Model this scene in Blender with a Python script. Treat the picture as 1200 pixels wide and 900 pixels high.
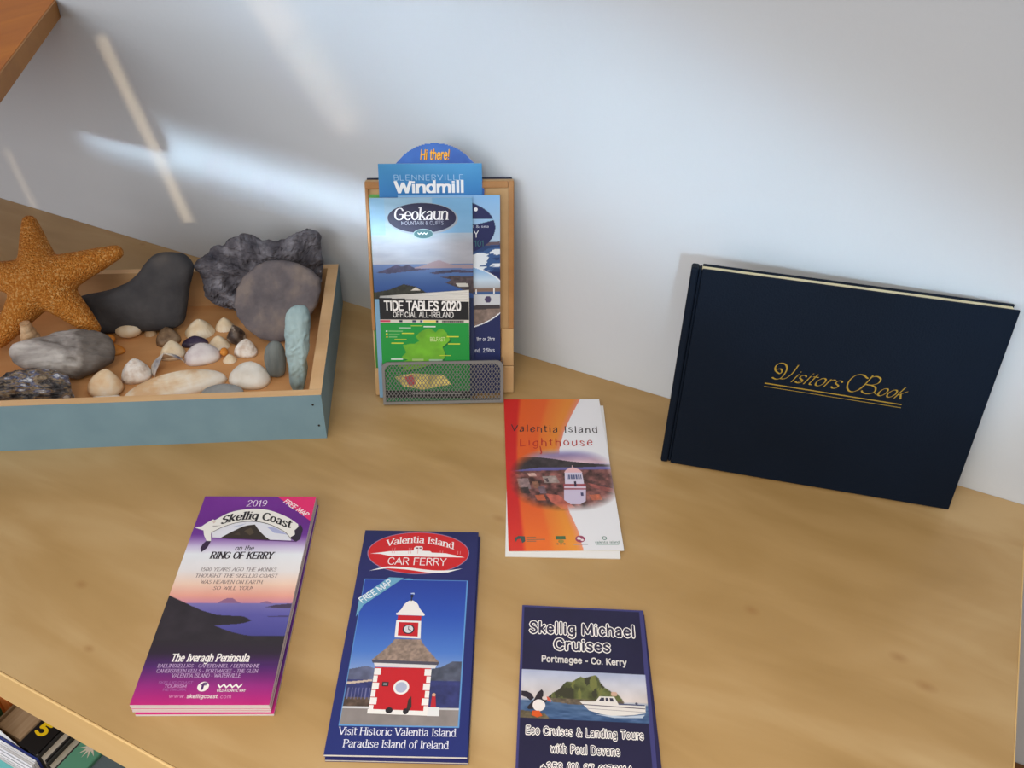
import bpy, bmesh, math, random
import numpy as np
from mathutils import Vector, Matrix, noise as mnoise

# ------------------------------------------------------------------ scene, camera, light
for o in list(bpy.data.objects): bpy.data.objects.remove(o)
S = bpy.context.scene
COL = S.collection
random.seed(7)

cam_d = bpy.data.cameras.new('camera'); cam = bpy.data.objects.new('camera', cam_d); COL.objects.link(cam)
cam_d.sensor_width = 36.0; cam_d.sensor_fit = 'HORIZONTAL'
cam_d.lens = 1056.34 * 36.0 / 1200.0
cam_d.clip_start = 0.02; cam_d.clip_end = 50
cR = Vector((0.8980, 0.4395, 0.0193)); cU = Vector((-0.2815, 0.5403, 0.7930)); cF = Vector((-0.3381, 0.7175, -0.6089))
cam.matrix_world = Matrix(((cR.x, cU.x, -cF.x, 0.3502), (cR.y, cU.y, -cF.y, -0.7414), (cR.z, cU.z, -cF.z, 0.5897), (0, 0, 0, 1)))
S.camera = cam

S.view_settings.view_transform = 'Standard'; S.view_settings.look = 'None'
S.view_settings.gamma = 1.0; S.view_settings.use_curve_mapping = False
S.view_settings.exposure = 0.0

W = bpy.data.worlds.new('world'); S.world = W; W.use_nodes = True
wn = W.node_tree.nodes; wn['Background'].inputs[0].default_value = (0.84, 0.86, 0.90, 1); wn['Background'].inputs[1].default_value = 0.50

def area(name, loc, target, sx, sy, power, color, spread=180.0, roll=0.0):
    d = bpy.data.lights.new(name, 'AREA'); d.shape = 'RECTANGLE'; d.size = sx; d.size_y = sy
    d.energy = power; d.color = color; d.spread = math.radians(spread)
    o = bpy.data.objects.new(name, d); COL.objects.link(o)
    q = (Vector(target) - Vector(loc)).to_track_quat('-Z', 'Y')
    o.matrix_world = Matrix.Translation(loc) @ q.to_matrix().to_4x4() @ Matrix.Rotation(math.radians(roll), 4, 'Z')
    return o

# a cool window at the left, a warm light from the right, two added fills
area('daylight_window', (-1.30, -1.25, 1.25), (0.0, -0.15, 0.0), 0.9, 0.9, 4.5, (0.80, 0.90, 1.0))
area('daylight_window_right', (1.2, -1.5, 1.6), (0.1, -0.2, 0.0), 1.0, 1.2, 5.5, (1.0, 0.90, 0.74))
area('front_fill', (-0.45, -2.00, 0.62), (-0.40, 0.0, 0.12), 1.4, 0.8, 14.0, (0.97, 0.97, 0.98))  # added frontal fill, lifts the left wall, tray front and table edge
area('foreground_fill', (0.30, -1.05, 0.95), (0.32, -0.58, 0.0), 0.4, 0.3, 2.1, (1.0, 0.90, 0.74), 80)  # unseen fill added to brighten the front of the tabletop
# added narrow lamps that lay the cool bands and warm streaks on the wall
def beam(name, loc, p0, p1, width, power, color, spread):
    """a nearly collimated added lamp: its patch lands on the wall along p0-p1, width wide"""
    loc, p0, p1 = Vector(loc), Vector(p0), Vector(p1); c = (p0 + p1) / 2; d = (c - loc).normalized()
    w = p1 - p0; wy = w - d * w.dot(d); y = wy.normalized(); x = y.cross(-d)
    l = bpy.data.lights.new(name, 'AREA'); l.shape = 'RECTANGLE'; l.size = width; l.size_y = wy.length
    l.energy = power; l.color = color; l.spread = math.radians(spread)
    o = bpy.data.objects.new(name, l); COL.objects.link(o)
    o.matrix_world = Matrix(((x.x, y.x, -d.x, loc.x), (x.y, y.y, -d.y, loc.y), (x.z, y.z, -d.z, loc.z), (0, 0, 0, 1)))
    return o
beam('wall_beam_low', (0.15, -1.15, 0.56), (-0.600, 0, 0.152), (-0.08, 0, 0.132), 0.034, 0.078, (0.64, 0.84, 1.0), 3.0)  # added lamp, sized to the lower pale band
beam('wall_beam_high', (0.60, -1.50, 0.95), (-0.50, 0, 0.492), (0.50, 0, 0.132), 0.17, 0.34, (0.56, 0.80, 1.0), 6)  # added lamp, sized to the upper pale band
beam('warm_beam', (0.06, -0.80, 0.432), (-0.530, 0, 0.270), (-0.452, 0, 0.045), 0.015, 0.0060, (1.0, 0.74, 0.45), 1.0)  # this and the next two: added lamps shaped as warm streaks
beam('warm_beam_thin', (0.05, -1.00, 0.40), (-0.765, 0, 0.085), (-0.745, 0, 0.002), 0.005, 0.0007, (1.0, 0.74, 0.45), 0.9)
beam('warm_beam_wide', (0.20, -1.20, 0.70), (-0.300, 0, 0.360), (-0.190, 0, 0.225), 0.040, 0.0060, (1.0, 0.78, 0.56), 1.2)

# ------------------------------------------------------------------ small helpers
def lin(c):
    return tuple((v / 12.92 if v <= 0.04045 else ((v + 0.055) / 1.055) ** 2.4) for v in (x / 255.0 for x in c))

def link(o, parent=None):
    COL.objects.link(o)
    if parent is not None: o.parent = parent
    return o

def thing(name, label, cat, loc=(0, 0, 0), rot=None, group=None):
    o = bpy.data.objects.new(name, None); COL.objects.link(o); o.empty_display_size = 0.02
    o.location = loc
    if rot is not None:
        o.rotation_euler = rot.to_euler() if isinstance(rot, Matrix) else rot
    return tag(o, label, cat, group)

def tag(o, label, cat, group=None):
    o['label'] = label; o['category'] = cat
    if group: o['group'] = group
    return o

def mesh_obj(name, bm, mats, parent=None, smooth=False, angle=None):
    me = bpy.data.meshes.new(name); bm.normal_update(); bm.to_mesh(me); bm.free()
    for m in (mats if isinstance(mats, (list, tuple)) else [mats]): me.materials.append(m)
    if smooth:
        for p in me.polygons: p.use_smooth = True
        if angle is not None:
            try: me.set_sharp_from_angle(angle=math.radians(angle))
            except Exception: pass
    return link(bpy.data.objects.new(name, me), parent)

def add_box(bm, lo, hi, mi=0, bevel=0.0, seg=2):
    vs = [bm.verts.new((x, y, z)) for z in (lo[2], hi[2]) for y in (lo[1], hi[1]) for x in (lo[0], hi[0])]
    fs = [bm.faces.new([vs[i] for i in f]) for f in ((0, 2, 3, 1), (4, 5, 7, 6), (0, 1, 5, 4), (1, 3, 7, 5), (3, 2, 6, 7), (2, 0, 4, 6))]
    for f in fs: f.material_index = mi
    if bevel > 0:
        es = list({e for f in fs for e in f.edges})
        r = bmesh.ops.bevel(bm, geom=es, offset=bevel, segments=seg, profile=0.5, affect='EDGES')
        for f in r['faces']: f.material_index = mi
    return fs

def add_prism(bm, pts, z0, z1, mi=0):
    a = [bm.verts.new((x, y, z0)) for x, y in pts]; b = [bm.verts.new((x, y, z1)) for x, y in pts]
    n = len(pts); fs = [bm.faces.new(list(reversed(a))), bm.faces.new(b)]
    for i in range(n): fs.append(bm.faces.new((a[i], a[(i + 1) % n], b[(i + 1) % n], b[i])))
    for f in fs: f.material_index = mi
    return fs

def add_tube(bm, pts, r, n=8, closed=False, mi=0):
    pts = [Vector(p) for p in pts]; N = len(pts); rings = []
    for i, p in enumerate(pts):
        a = pts[(i - 1) % N] if (closed or i > 0) else p; b = pts[(i + 1) % N] if (closed or i < N - 1) else p
        t = (b - a).normalized(); up = Vector((0, 0, 1)) if abs(t.z) < 0.9 else Vector((0, 1, 0))
        s = t.cross(up).normalized(); u = s.cross(t)
        rings.append([bm.verts.new(p + (s * math.cos(2 * math.pi * k / n) + u * math.sin(2 * math.pi * k / n)) * r) for k in range(n)])
    for i in range(N if closed else N - 1):
        A, B = rings[i], rings[(i + 1) % N]
        for k in range(n):
            f = bm.faces.new((A[k], A[(k + 1) % n], B[(k + 1) % n], B[k])); f.material_index = mi; f.smooth = True
    if not closed:
        bm.faces.new(list(reversed(rings[0]))).material_index = mi; bm.faces.new(rings[-1]).material_index = mi

def frame(ex, ey, ez, loc):
    return Matrix(((ex[0], ey[0], ez[0], loc[0]), (ex[1], ey[1], ez[1], loc[1]), (ex[2], ey[2], ez[2], loc[2]), (0, 0, 0, 1)))

# ------------------------------------------------------------------ materials
def mat(name, color, rough=0.6, spec=0.4, metal=0.0):
    m = bpy.data.materials.new(name); m.use_nodes = True; b = m.node_tree.nodes['Principled BSDF']
    b.inputs['Base Color'].default_value = (*lin(color), 1); b.inputs['Roughness'].default_value = rough
    b.inputs['Specular IOR Level'].default_value = spec; b.inputs['Metallic'].default_value = metal
    return m

def nodes(m): return m.node_tree.nodes, m.node_tree.links, m.node_tree.nodes['Principled BSDF']

def mottled(name, cols, scale=20, detail=6, rough=0.7, spec=0.3, bump=0.0, bscale=None, stretch=(1, 1, 1), contrast=(0.3, 0.7), dist=0.0, voro=False):
    """procedural colour ramp over noise in object space, optional bump"""
    m = mat(name, cols[0], rough, spec); N, L, B = nodes(m)
    tc = N.new('ShaderNodeTexCoord'); mp = N.new('ShaderNodeMapping'); mp.inputs['Scale'].default_value = stretch
    L.new(tc.outputs['Object'], mp.inputs['Vector'])
    nz = N.new('ShaderNodeTexNoise'); nz.inputs['Scale'].default_value = scale; nz.inputs['Detail'].default_value = detail
    nz.inputs['Distortion'].default_value = dist; L.new(mp.outputs[0], nz.inputs['Vector'])
    cr = N.new('ShaderNodeValToRGB'); el = cr.color_ramp.elements
    el[0].position = contrast[0]; el[1].position = contrast[1]
    el[0].color = (*lin(cols[0]), 1); el[1].color = (*lin(cols[-1]), 1)
    for i, c in enumerate(cols[1:-1]):
        e = el.new(contrast[0] + (contrast[1] - contrast[0]) * (i + 1) / (len(cols) - 1)); e.color = (*lin(c), 1)
    L.new(nz.outputs['Fac'], cr.inputs[0]); L.new(cr.outputs[0], B.inputs['Base Color'])
    if bump > 0:
        if voro:
            b2 = N.new('ShaderNodeTexVoronoi'); b2.inputs['Scale'].default_value = bscale or scale; out = b2.outputs['Distance']
        else:
            b2 = N.new('ShaderNodeTexNoise'); b2.inputs['Scale'].default_value = bscale or scale * 3; b2.inputs['Detail'].default_value = 8; out = b2.outputs['Fac']
        L.new(mp.outputs[0], b2.inputs['Vector'])
        bp = N.new('ShaderNodeBump'); bp.inputs['Strength'].default_value = bump; bp.inputs['Distance'].default_value = 0.003
        if voro: bp.invert = True
        L.new(out, bp.inputs['Height']); L.new(bp.outputs[0], B.inputs['Normal'])
    return m

def wood(name, c0, c1, c2, rough=0.4, spec=0.4, grain='X', scale=9.0, knots=(), knot_col=(105, 66, 30), amount=14.0):
    m = mat(name, c0, rough, spec); N, L, B = nodes(m)
    tc = N.new('ShaderNodeTexCoord'); mp = N.new('ShaderNodeMapping')
    mp.inputs['Scale'].default_value = {'X': (1, amount / 2, amount / 2), 'Y': (amount / 2, 1, amount / 2), 'Z': (amount / 2, amount / 2, 1)}[grain]
    L.new(tc.outputs['Object'], mp.inputs['Vector'])
    a = N.new('ShaderNodeTexNoise'); a.inputs['Scale'].default_value = scale; a.inputs['Detail'].default_value = 7; a.inputs['Distortion'].default_value = 0.6
    L.new(mp.outputs[0], a.inputs['Vector'])
    b = N.new('ShaderNodeTexNoise'); b.inputs['Scale'].default_value = 3.0; b.inputs['Detail'].default_value = 3; b.inputs['Distortion'].default_value = 1.2
    mp2 = N.new('ShaderNodeMapping'); mp2.inputs['Scale'].default_value = {'X': (1.0, 2.6, 2.6), 'Y': (2.6, 1, 2.6), 'Z': (2.6, 2.6, 1)}[grain]
    L.new(tc.outputs['Object'], mp2.inputs['Vector']); L.new(mp2.outputs[0], b.inputs['Vector'])
    mx = N.new('ShaderNodeMath'); mx.operation = 'MULTIPLY_ADD'; mx.inputs[1].default_value = 0.35
    ml = N.new('ShaderNodeMath'); ml.operation = 'MULTIPLY'; ml.inputs[1].default_value = 0.65
    L.new(b.outputs['Fac'], ml.inputs[0]); L.new(a.outputs['Fac'], mx.inputs[0]); L.new(ml.outputs[0], mx.inputs[2])
    cr = N.new('ShaderNodeValToRGB'); el = cr.color_ramp.elements
    el[0].position = 0.34; el[1].position = 0.66; el[0].color = (*lin(c0), 1); el[1].color = (*lin(c2), 1)
    e = el.new(0.5); e.color = (*lin(c1), 1)
    L.new(mx.outputs[0], cr.inputs[0]); last = cr.outputs[0]
    for (kx, ky, rx, ry) in knots:
        k = N.new('ShaderNodeMapping'); k.inputs['Location'].default_value = (-kx / rx, -ky / ry, 0); k.inputs['Scale'].default_value = (1 / rx, 1 / ry, 0)
        L.new(tc.outputs['Object'], k.inputs['Vector'])
        ln = N.new('ShaderNodeVectorMath'); ln.operation = 'LENGTH'; L.new(k.outputs[0], ln.inputs[0])
        mr = N.new('ShaderNodeMapRange'); mr.inputs['From Min'].default_value = 1.0; mr.inputs['From Max'].default_value = 0.15; mr.inputs['To Max'].default_value = 0.42
        L.new(ln.outputs['Value'], mr.inputs['Value'])
        mi = N.new('ShaderNodeMix'); mi.data_type = 'RGBA'; mi.inputs[7].default_value = (*lin(knot_col), 1)
        L.new(mr.outputs[0], mi.inputs[0]); L.new(last, mi.inputs[6]); last = mi.outputs[2]
    L.new(last, B.inputs['Base Color'])
    return m

M = {}
M['wall'] = mottled('wall_paint', [(194, 198, 203), (200, 203, 207)], 3, 2, 0.85, 0.15, 0.12, 160)
M['table'] = wood('birch_veneer', (160, 126, 76), (175, 141, 92), (190, 159, 113), 0.38, 0.42, 'X', 6.0,
                  [(0.465, -0.239, .010, .006), (0.443, -0.221, .009, .006), (-0.173, -0.454, .007, .005), (0.329, -0.228, .008, .006), (-0.545, 0.0, .006, .004), (0.100, -0.230, .009, .005), (-0.119, -0.497, .006, .004)],
                  (140, 92, 44), 9.0)
M['table_edge'] = wood('birch_edge', (210, 172, 112), (216, 180, 122), (222, 188, 132), 0.45, 0.35, 'X', 6.0)
M['pine'] = wood('orange_pine', (176, 96, 10), (190, 108, 14), (204, 122, 22), 0.25, 0.5, 'Y', 8.0)
M['pine'].node_tree.nodes['Principled BSDF'].inputs['Roughness'].default_value = 0.45; M['pine'].node_tree.nodes['Principled BSDF'].inputs['Specular IOR Level'].default_value = 0.2
M['pine_end'] = wood('pine_end', (150, 98, 44), (162, 108, 50), (170, 116, 58), 0.5, 0.3, 'Y', 8.0)
M['tray_paint'] = mottled('blue_grey_paint', [(110, 138, 150), (117, 145, 156)], 30, 3, 0.55, 0.35, 0.05, 200)
M['tray_wood'] = wood('tray_wood', (206, 164, 118), (214, 174, 128), (222, 184, 140), 0.6, 0.25, 'X', 10.0)
M['tray_base'] = wood('tray_base_wood', (204, 146, 92), (213, 157, 104), (222, 169, 116), 0.6, 0.25, 'X', 10.0)
M['nail'] = mat('nail_metal', (50, 44, 40), 0.5, 0.4, 0.6)
M['star'] = mottled('starfish_skin', [(172, 100, 28), (194, 124, 46), (224, 172, 108)], 420, 3, 0.75, 0.25, 0.8, 620, contrast=(0.35, 0.72), voro=True)
M['rock_black'] = mottled('dark_slate', [(56, 55, 58), (74, 72, 73)], 40, 6, 0.8, 0.25, 0.35, 160)
M['rock_grey'] = mottled('rough_grey_rock', [(64, 62, 70), (98, 95, 102), (142, 140, 148)], 60, 12, 0.85, 0.25, 1.4, 110, contrast=(0.32, 0.72))
M['rock_disc'] = mottled('smooth_grey_stone', [(84, 80, 86), (106, 99, 102), (132, 120, 114)], 40, 9, 0.7, 0.3, 0.35, 200)
M['rock_green'] = mottled('pale_green_stone', [(96, 116, 122), (142, 164, 168), (160, 182, 184)], 38, 6, 0.75, 0.25, 0.5, 120, stretch=(1.6, .5, 1), contrast=(0.3, 0.6))
M['rock_oval'] = mottled('green_grey_pebble', [(92, 98, 98), (124, 130, 128)], 50, 4, 0.7, 0.3, 0.3, 120, stretch=(2.5, .4, 1))
M['rock_schist'] = mottled('striped_grey_stone', [(96, 90, 86), (158, 151, 146), (196, 190, 184)], 34, 9, 0.8, 0.25, 0.7, 110, stretch=(.6, 2.2, 1), contrast=(0.3, 0.68))
def add_patch(m, col, x0, x1):
    """a broken, darker face at one end of the stone"""
    N, L, B = nodes(m); tc = N.new('ShaderNodeTexCoord'); sp = N.new('ShaderNodeSeparateXYZ'); L.new(tc.outputs['Object'], sp.inputs[0])
    nz = N.new('ShaderNodeTexNoise'); nz.inputs['Scale'].default_value = 70; nz.inputs['Detail'].default_value = 6; L.new(tc.outputs['Object'], nz.inputs['Vector'])
    ad = N.new('ShaderNodeMath'); ad.operation = 'MULTIPLY_ADD'; ad.inputs[1].default_value = 0.05; L.new(nz.outputs['Fac'], ad.inputs[0]); L.new(sp.outputs['X'], ad.inputs[2])
    mr = N.new('ShaderNodeMapRange'); mr.inputs['From Min'].default_value = x0; mr.inputs['From Max'].default_value = x1; mr.inputs['To Max'].default_value = 0.8; L.new(ad.outputs[0], mr.inputs['Value'])
    mi = N.new('ShaderNodeMix'); mi.data_type = 'RGBA'; mi.inputs[7].default_value = (*lin(col), 1); old = B.inputs['Base Color'].links[0].from_socket
    L.new(mr.outputs[0], mi.inputs[0]); L.new(old, mi.inputs[6]); L.new(mi.outputs[2], B.inputs['Base Color'])
add_patch(M['rock_schist'], (92, 84, 78), 0.030, 0.046)
M['rock_mica'] = mottled('blue_tan_shale', [(34, 32, 34), (86, 82, 84), (150, 130, 100), (78, 88, 124), (206, 208, 212)], 110, 9, 0.45, 0.5, 1.5, 160, stretch=(.45, 1.6, 1), contrast=(0.36, 0.66))
M['guest_cover'] = mottled('navy_leatherette', [(6, 16, 29), (8, 20, 35)], 8, 2, 0.6, 0.12, 0.25, 600)
M['gold'] = mat('gold_foil', (168, 136, 48), 0.4, 0.5, 0.3)
M['cream_paper'] = mat('cream_pages', (226, 214, 178), 0.8, 0.2)
M['paper'] = mat('white_pages', (214, 210, 204), 0.7, 0.25)
M['rack_wood'] = wood('rack_wood', (186, 150, 104), (194, 158, 112), (202, 168, 122), 0.5, 0.3, 'Z', 8.0)
M['rack_frame'] = wood('rack_frame', (152, 106, 60), (164, 116, 68), (174, 126, 76), 0.45, 0.35, 'Z', 8.0)
M['rack_back'] = mat('rack_back', (34, 40, 62), 0.6, 0.3)
M['mesh_metal'] = mat('grey_metal_mesh', (128, 126, 124), 0.45, 0.5, 0.4)
M['floor'] = wood('floor_boards', (120, 82, 48), (136, 94, 58), (146, 104, 66), 0.5, 0.3, 'X', 5.0)
M['skirting'] = wood('skirting_wood', (96, 58, 28), (108, 68, 34), (116, 76, 40), 0.45, 0.35, 'X', 8.0)
M['carcass'] = wood('birch_carcass', (186, 142, 84), (196, 154, 96), (206, 166, 108), 0.5, 0.3, 'X', 6.0)

def print_material():
    m = mat('printed_paper', (255, 255, 255), 0.42, 0.4); N, L, B = nodes(m)
    a = N.new('ShaderNodeAttribute'); a.attribute_name = 'ink'; L.new(a.outputs['Color'], B.inputs['Base Color'])
    return m
M['print'] = print_material()

# ------------------------------------------------------------------ stroke lettering (cap height 7, x-height 5, baseline 0)
GL = {
 'A': (6, "0,0 3,7 6,0;1.1,2.3 4.9,2.3"), 'B': (5.2, ".6,0 .6,7;~.6,7 3,7 4.4,6.3 4.4,4.5 3,3.75 .6,3.75;~.6,3.75 3.3,3.75 4.9,2.9 4.9,1 3.4,0 .6,0"),
 'C': (5.8, "~5.3,5.5 4.4,6.7 3.1,7 1.4,6.3 .5,4.6 .5,2.4 1.4,.7 3.1,0 4.5,.3 5.4,1.4"),
 'D': (6, ".6,0 .6,7;~.6,7 3,7 4.8,6 5.5,3.5 4.8,1 3,0 .6,0"), 'E': (5, ".6,0 .6,7;.6,7 4.5,7;.6,3.7 3.9,3.7;.6,0 4.6,0"),
 'F': (4.8, ".6,0 .6,7;.6,7 4.5,7;.6,3.7 3.8,3.7"), 'G': (6.2, "~5.3,5.6 4.4,6.7 3.1,7 1.4,6.3 .5,4.6 .5,2.4 1.4,.7 3.1,0 4.5,.3 5.5,1.1;5.5,1 5.5,3.2;3.6,3.2 5.5,3.2"),
 'H': (6, ".6,0 .6,7;5.4,0 5.4,7;.6,3.6 5.4,3.6"), 'I': (2.2, "1.1,0 1.1,7"), 'J': (4, "~3.2,7 3.2,2 2.6,.5 1.4,0 .4,.8"),
 'K': (5.6, ".6,0 .6,7;.6,2.8 4.8,7;2.1,4.3 5.2,0"), 'L': (4.8, ".6,0 .6,7;.6,0 4.5,0"),
 'M': (7.4, ".6,0 .8,7 3.7,1.2 6.6,7 6.8,0"), 'N': (6.2, ".6,0 .6,7;.6,7 5.6,0;5.6,0 5.6,7"),
 'O': (6.4, "~3.2,7 1.5,6.4 .5,4.7 .5,2.3 1.5,.6 3.2,0 4.9,.6 5.9,2.3 5.9,4.7 4.9,6.4 3.2,7"),
 'P': (5, ".6,0 .6,7;~.6,7 3,7 4.5,6.2 4.5,4.3 3,3.4 .6,3.4"), 'Q': (6.4, "~3.2,7 1.5,6.4 .5,4.7 .5,2.3 1.5,.6 3.2,0 4.9,.6 5.9,2.3 5.9,4.7 4.9,6.4 3.2,7;3.6,1.8 5.9,-.6"),
 'R': (5.4, ".6,0 .6,7;~.6,7 3,7 4.5,6.2 4.5,4.4 3,3.6 .6,3.6;2.6,3.6 5,0"),
 'S': (5, "~4.4,5.9 3.4,6.9 2,7 .9,6.3 .7,5.1 1.6,4.1 3.4,3.3 4.4,2.2 4.2,.9 3,0 1.6,.1 .5,1.2"),
 'T': (5.4, "2.7,0 2.7,7;.2,7 5.2,7"), 'U': (6, "~.6,7 .6,2.4 1.3,.7 3,0 4.7,.7 5.4,2.4 5.4,7"), 'V': (5.8, ".2,7 2.9,0 5.6,7"),
 'W': (8, ".2,7 2.1,0 4,6 5.9,0 7.8,7"), 'X': (5.6, ".4,0 5.2,7;.4,7 5.2,0"), 'Y': (5.4, ".2,7 2.7,3.2 5.2,7;2.7,3.2 2.7,0"), 'Z': (5.2, ".5,7 4.8,7 .4,0 4.9,0"),
 'a': (4.6, "~.8,4.2 1.8,5 3,4.8 3.6,3.9 3.6,2.4 3.6,0;~3.6,2.9 1.8,2.6 .6,1.7 .7,.5 1.7,0 2.9,.4 3.6,1.4"),
 'b': (4.8, ".7,0 .7,7.4;~.7,3.6 1.5,4.8 2.7,5 3.9,4.2 4.3,2.5 3.9,.8 2.7,0 1.5,.2 .7,1.3"),
 'c': (4.2, "~3.8,4 3,4.9 2.1,5 1,4.2 .5,2.5 1,.8 2.1,0 3,.1 3.9,1"), 'd': (4.9, "4.1,0 4.1,7.4;~4.1,3.6 3.3,4.8 2.1,5 1,4.2 .5,2.5 1,.8 2.1,0 3.3,.2 4.1,1.3"),
 'e': (4.5, "~.6,2.7 4,2.7 3.6,4.3 2.3,5 1.1,4.4 .5,2.6 1,.8 2.3,0 3.3,.2 4,1"), 'f': (3, "~3,7 2.1,7.4 1.3,6.8 1.2,5.6 1.2,0;.2,5 2.6,5"),
 'g': (4.8, "~4.1,5 4.1,-.6 3.4,-2 2.1,-2.2 .9,-1.6;~4.1,3.6 3.3,4.8 2.1,5 1,4.2 .5,2.6 1,1 2.1,.3 3.3,.5 4.1,1.6"),
 'h': (4.8, ".7,0 .7,7.4;~.7,3.4 1.6,4.7 2.8,5 3.8,4.4 4.1,3.2 4.1,0"), 'i': (1.9, ".95,0 .95,5;.95,6.7 .95,6.8"), 'j': (2, "~1.2,5 1.2,-1 .6,-2.1 -.2,-2;1.2,6.7 1.2,6.8"),
 'k': (4.5, ".7,0 .7,7.4;.7,1.9 3.8,5;1.8,3 4.2,0"), 'l': (1.9, ".95,0 .95,7.4"), 'm': (7.2, ".7,0 .7,5;~.7,3.5 1.5,4.7 2.5,5 3.3,4.5 3.6,3.4 3.6,0;~3.6,3.5 4.4,4.7 5.4,5 6.2,4.5 6.5,3.4 6.5,0"),
 'n': (4.8, ".7,0 .7,5;~.7,3.4 1.6,4.7 2.8,5 3.8,4.4 4.1,3.2 4.1,0"), 'o': (4.8, "~2.4,5 1.1,4.3 .5,2.5 1.1,.7 2.4,0 3.7,.7 4.3,2.5 3.7,4.3 2.4,5"),
 'p': (4.8, ".7,-2.2 .7,5;~.7,3.6 1.5,4.8 2.7,5 3.9,4.2 4.3,2.5 3.9,.8 2.7,0 1.5,.2 .7,1.3"), 'q': (4.9, "4.1,-2.2 4.1,5;~4.1,3.6 3.3,4.8 2.1,5 1,4.2 .5,2.5 1,.8 2.1,0 3.3,.2 4.1,1.3"),
 'r': (3.3, ".7,0 .7,5;~.7,3.2 1.5,4.6 2.3,5 3.1,4.8"), 's': (3.9, "~3.4,4.2 2.6,4.9 1.6,5 .7,4.3 .8,3.2 1.9,2.6 3,2 3.4,1 2.6,.1 1.5,0 .4,.8"),
 't': (3, "~1.2,6.6 1.2,1.2 1.7,.2 2.6,.1;.2,5 2.6,5"), 'u': (4.8, "~.7,5 .7,1.8 1.1,.5 2.1,0 3.2,.4 4.1,1.6;4.1,0 4.1,5"), 'v': (4.4, ".3,5 2.2,0 4.1,5"),
 'w': (6.4, ".3,5 1.8,0 3.2,4.4 4.6,0 6.1,5"), 'x': (4.3, ".4,0 3.9,5;.4,5 3.9,0"), 'y': (4.4, ".3,5 2.3,0;~4.1,5 2.3,0 1.5,-1.8 .4,-2.1"), 'z': (4, ".4,5 3.5,5 .4,0 3.6,0"),
 '0': (4.8, "~2.4,7 1.1,6.2 .5,3.5 1.1,.8 2.4,0 3.7,.8 4.3,3.5 3.7,6.2 2.4,7"), '1': (3, ".6,5.8 1.8,7 1.8,0"), '2': (4.7, "~.6,5.4 1.3,6.7 2.4,7 3.7,6.3 3.9,5 2.9,3.2 .5,0;.5,0 4.2,0"),
 '3': (4.6, "~.7,6.2 2,7 3.4,6.6 3.9,5.4 3.2,4.1 1.9,3.8;~1.9,3.8 3.4,3.5 4.2,2.1 3.6,.5 2.1,0 .5,.7"), '4': (4.8, "3.4,0 3.4,7 .4,2.2 4.5,2.2"),
 '5': (4.6, "3.9,7 1.1,7 .8,4;~.8,4 2.2,4.5 3.6,3.9 4.1,2.3 3.5,.6 2,0 .5,.7"), '6': (4.7, "~3.6,6.6 2,6.2 .8,4.2 .6,2 1.3,.4 2.5,0 3.8,.7 4.1,2.2 3.5,3.7 2.3,4.2 .8,3"),
 '7': (4.4, ".4,7 4,7 1.6,0"), '8': (4.7, "~2.4,3.8 1,4.5 .8,5.7 1.5,6.8 2.4,7 3.3,6.8 3.9,5.7 3.6,4.5 2.4,3.8 .9,2.9 .5,1.6 1.2,.3 2.4,0 3.6,.3 4.2,1.6 3.8,2.9 2.4,3.8"),
 '9': (4.7, "~1,.4 2.6,.8 3.8,2.8 4.1,5 3.4,6.6 2.2,7 .9,6.3 .6,4.8 1.2,3.3 2.4,2.8 3.9,4"),
 '-': (3, ".5,2.6 2.5,2.6"), '.': (1.6, ".8,.1 .8,.2"), ',': (1.6, ".9,.3 .5,-1"), '!': (2, "1,2.2 1,7;1,.1 1,.2"), "'": (1.4, ".7,7 .7,5.6"), '/': (3.4, ".3,-.4 3.1,7.2"),
 '&': (6, "~5.6,3 4.6,1.2 3,.1 1.5,.1 .6,1.2 .9,2.7 2.6,4 3.6,5.2 3.3,6.6 2.3,7 1.4,6.4 1.5,5.2 3.4,2.6 5.6,0"), '+': (5, ".5,2.6 4.5,2.6;2.5,.6 2.5,4.6"),
 '(': (2.6, "~2.2,7.6 1.1,5.6 .8,3 1.1,.4 2.2,-1.6"), ')': (2.6, "~.4,7.6 1.5,5.6 1.8,3 1.5,.4 .4,-1.6"), ' ': (2.6, ""),
}
def catmull(P, n=5):
    P = [np.array(p, float) for p in P]; out = []
    Q = [2 * P[0] - P[1]] + P + [2 * P[-1] - P[-2]]
    if len(P) > 3 and np.allclose(P[0], P[-1]): Q[0] = P[-2]; Q[-1] = P[1]
    for i in range(1, len(Q) - 2):
        for k in range(n):
            t = k / n
            out.append(0.5 * (2 * Q[i] + (Q[i + 1] - Q[i - 1]) * t + (2 * Q[i - 1] - 5 * Q[i] + 4 * Q[i + 1] - Q[i + 2]) * t * t + (3 * Q[i] - 3 * Q[i + 1] + Q[i + 2] - Q[i - 1]) * t ** 3))
    out.append(P[-1]); return out
def hull(pts):
    pts = sorted(map(tuple, pts)); lo = []; hi = []
    for seq, h in ((pts, lo), (reversed(pts), hi)):
        for p in seq:
            while len(h) >= 2 and (h[-1][0] - h[-2][0]) * (p[1] - h[-2][1]) - (h[-1][1] - h[-2][1]) * (p[0] - h[-2][0]) <= 1e-9: h.pop()
            h.append(p)
    return lo[:-1] + hi[:-1]
def parse(s):
    out = []
    for st in s.split(';'):
        if not st: continue
        c = st[0] == '~'; P = [tuple(float(v) for v in q.split(',')) for q in st.lstrip('~').split()]
        out.append((catmull(P) if c else [np.array(p) for p in P], P))
    return out
GC = {k: (w, parse(s)) for k, (w, s) in GL.items()}

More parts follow.
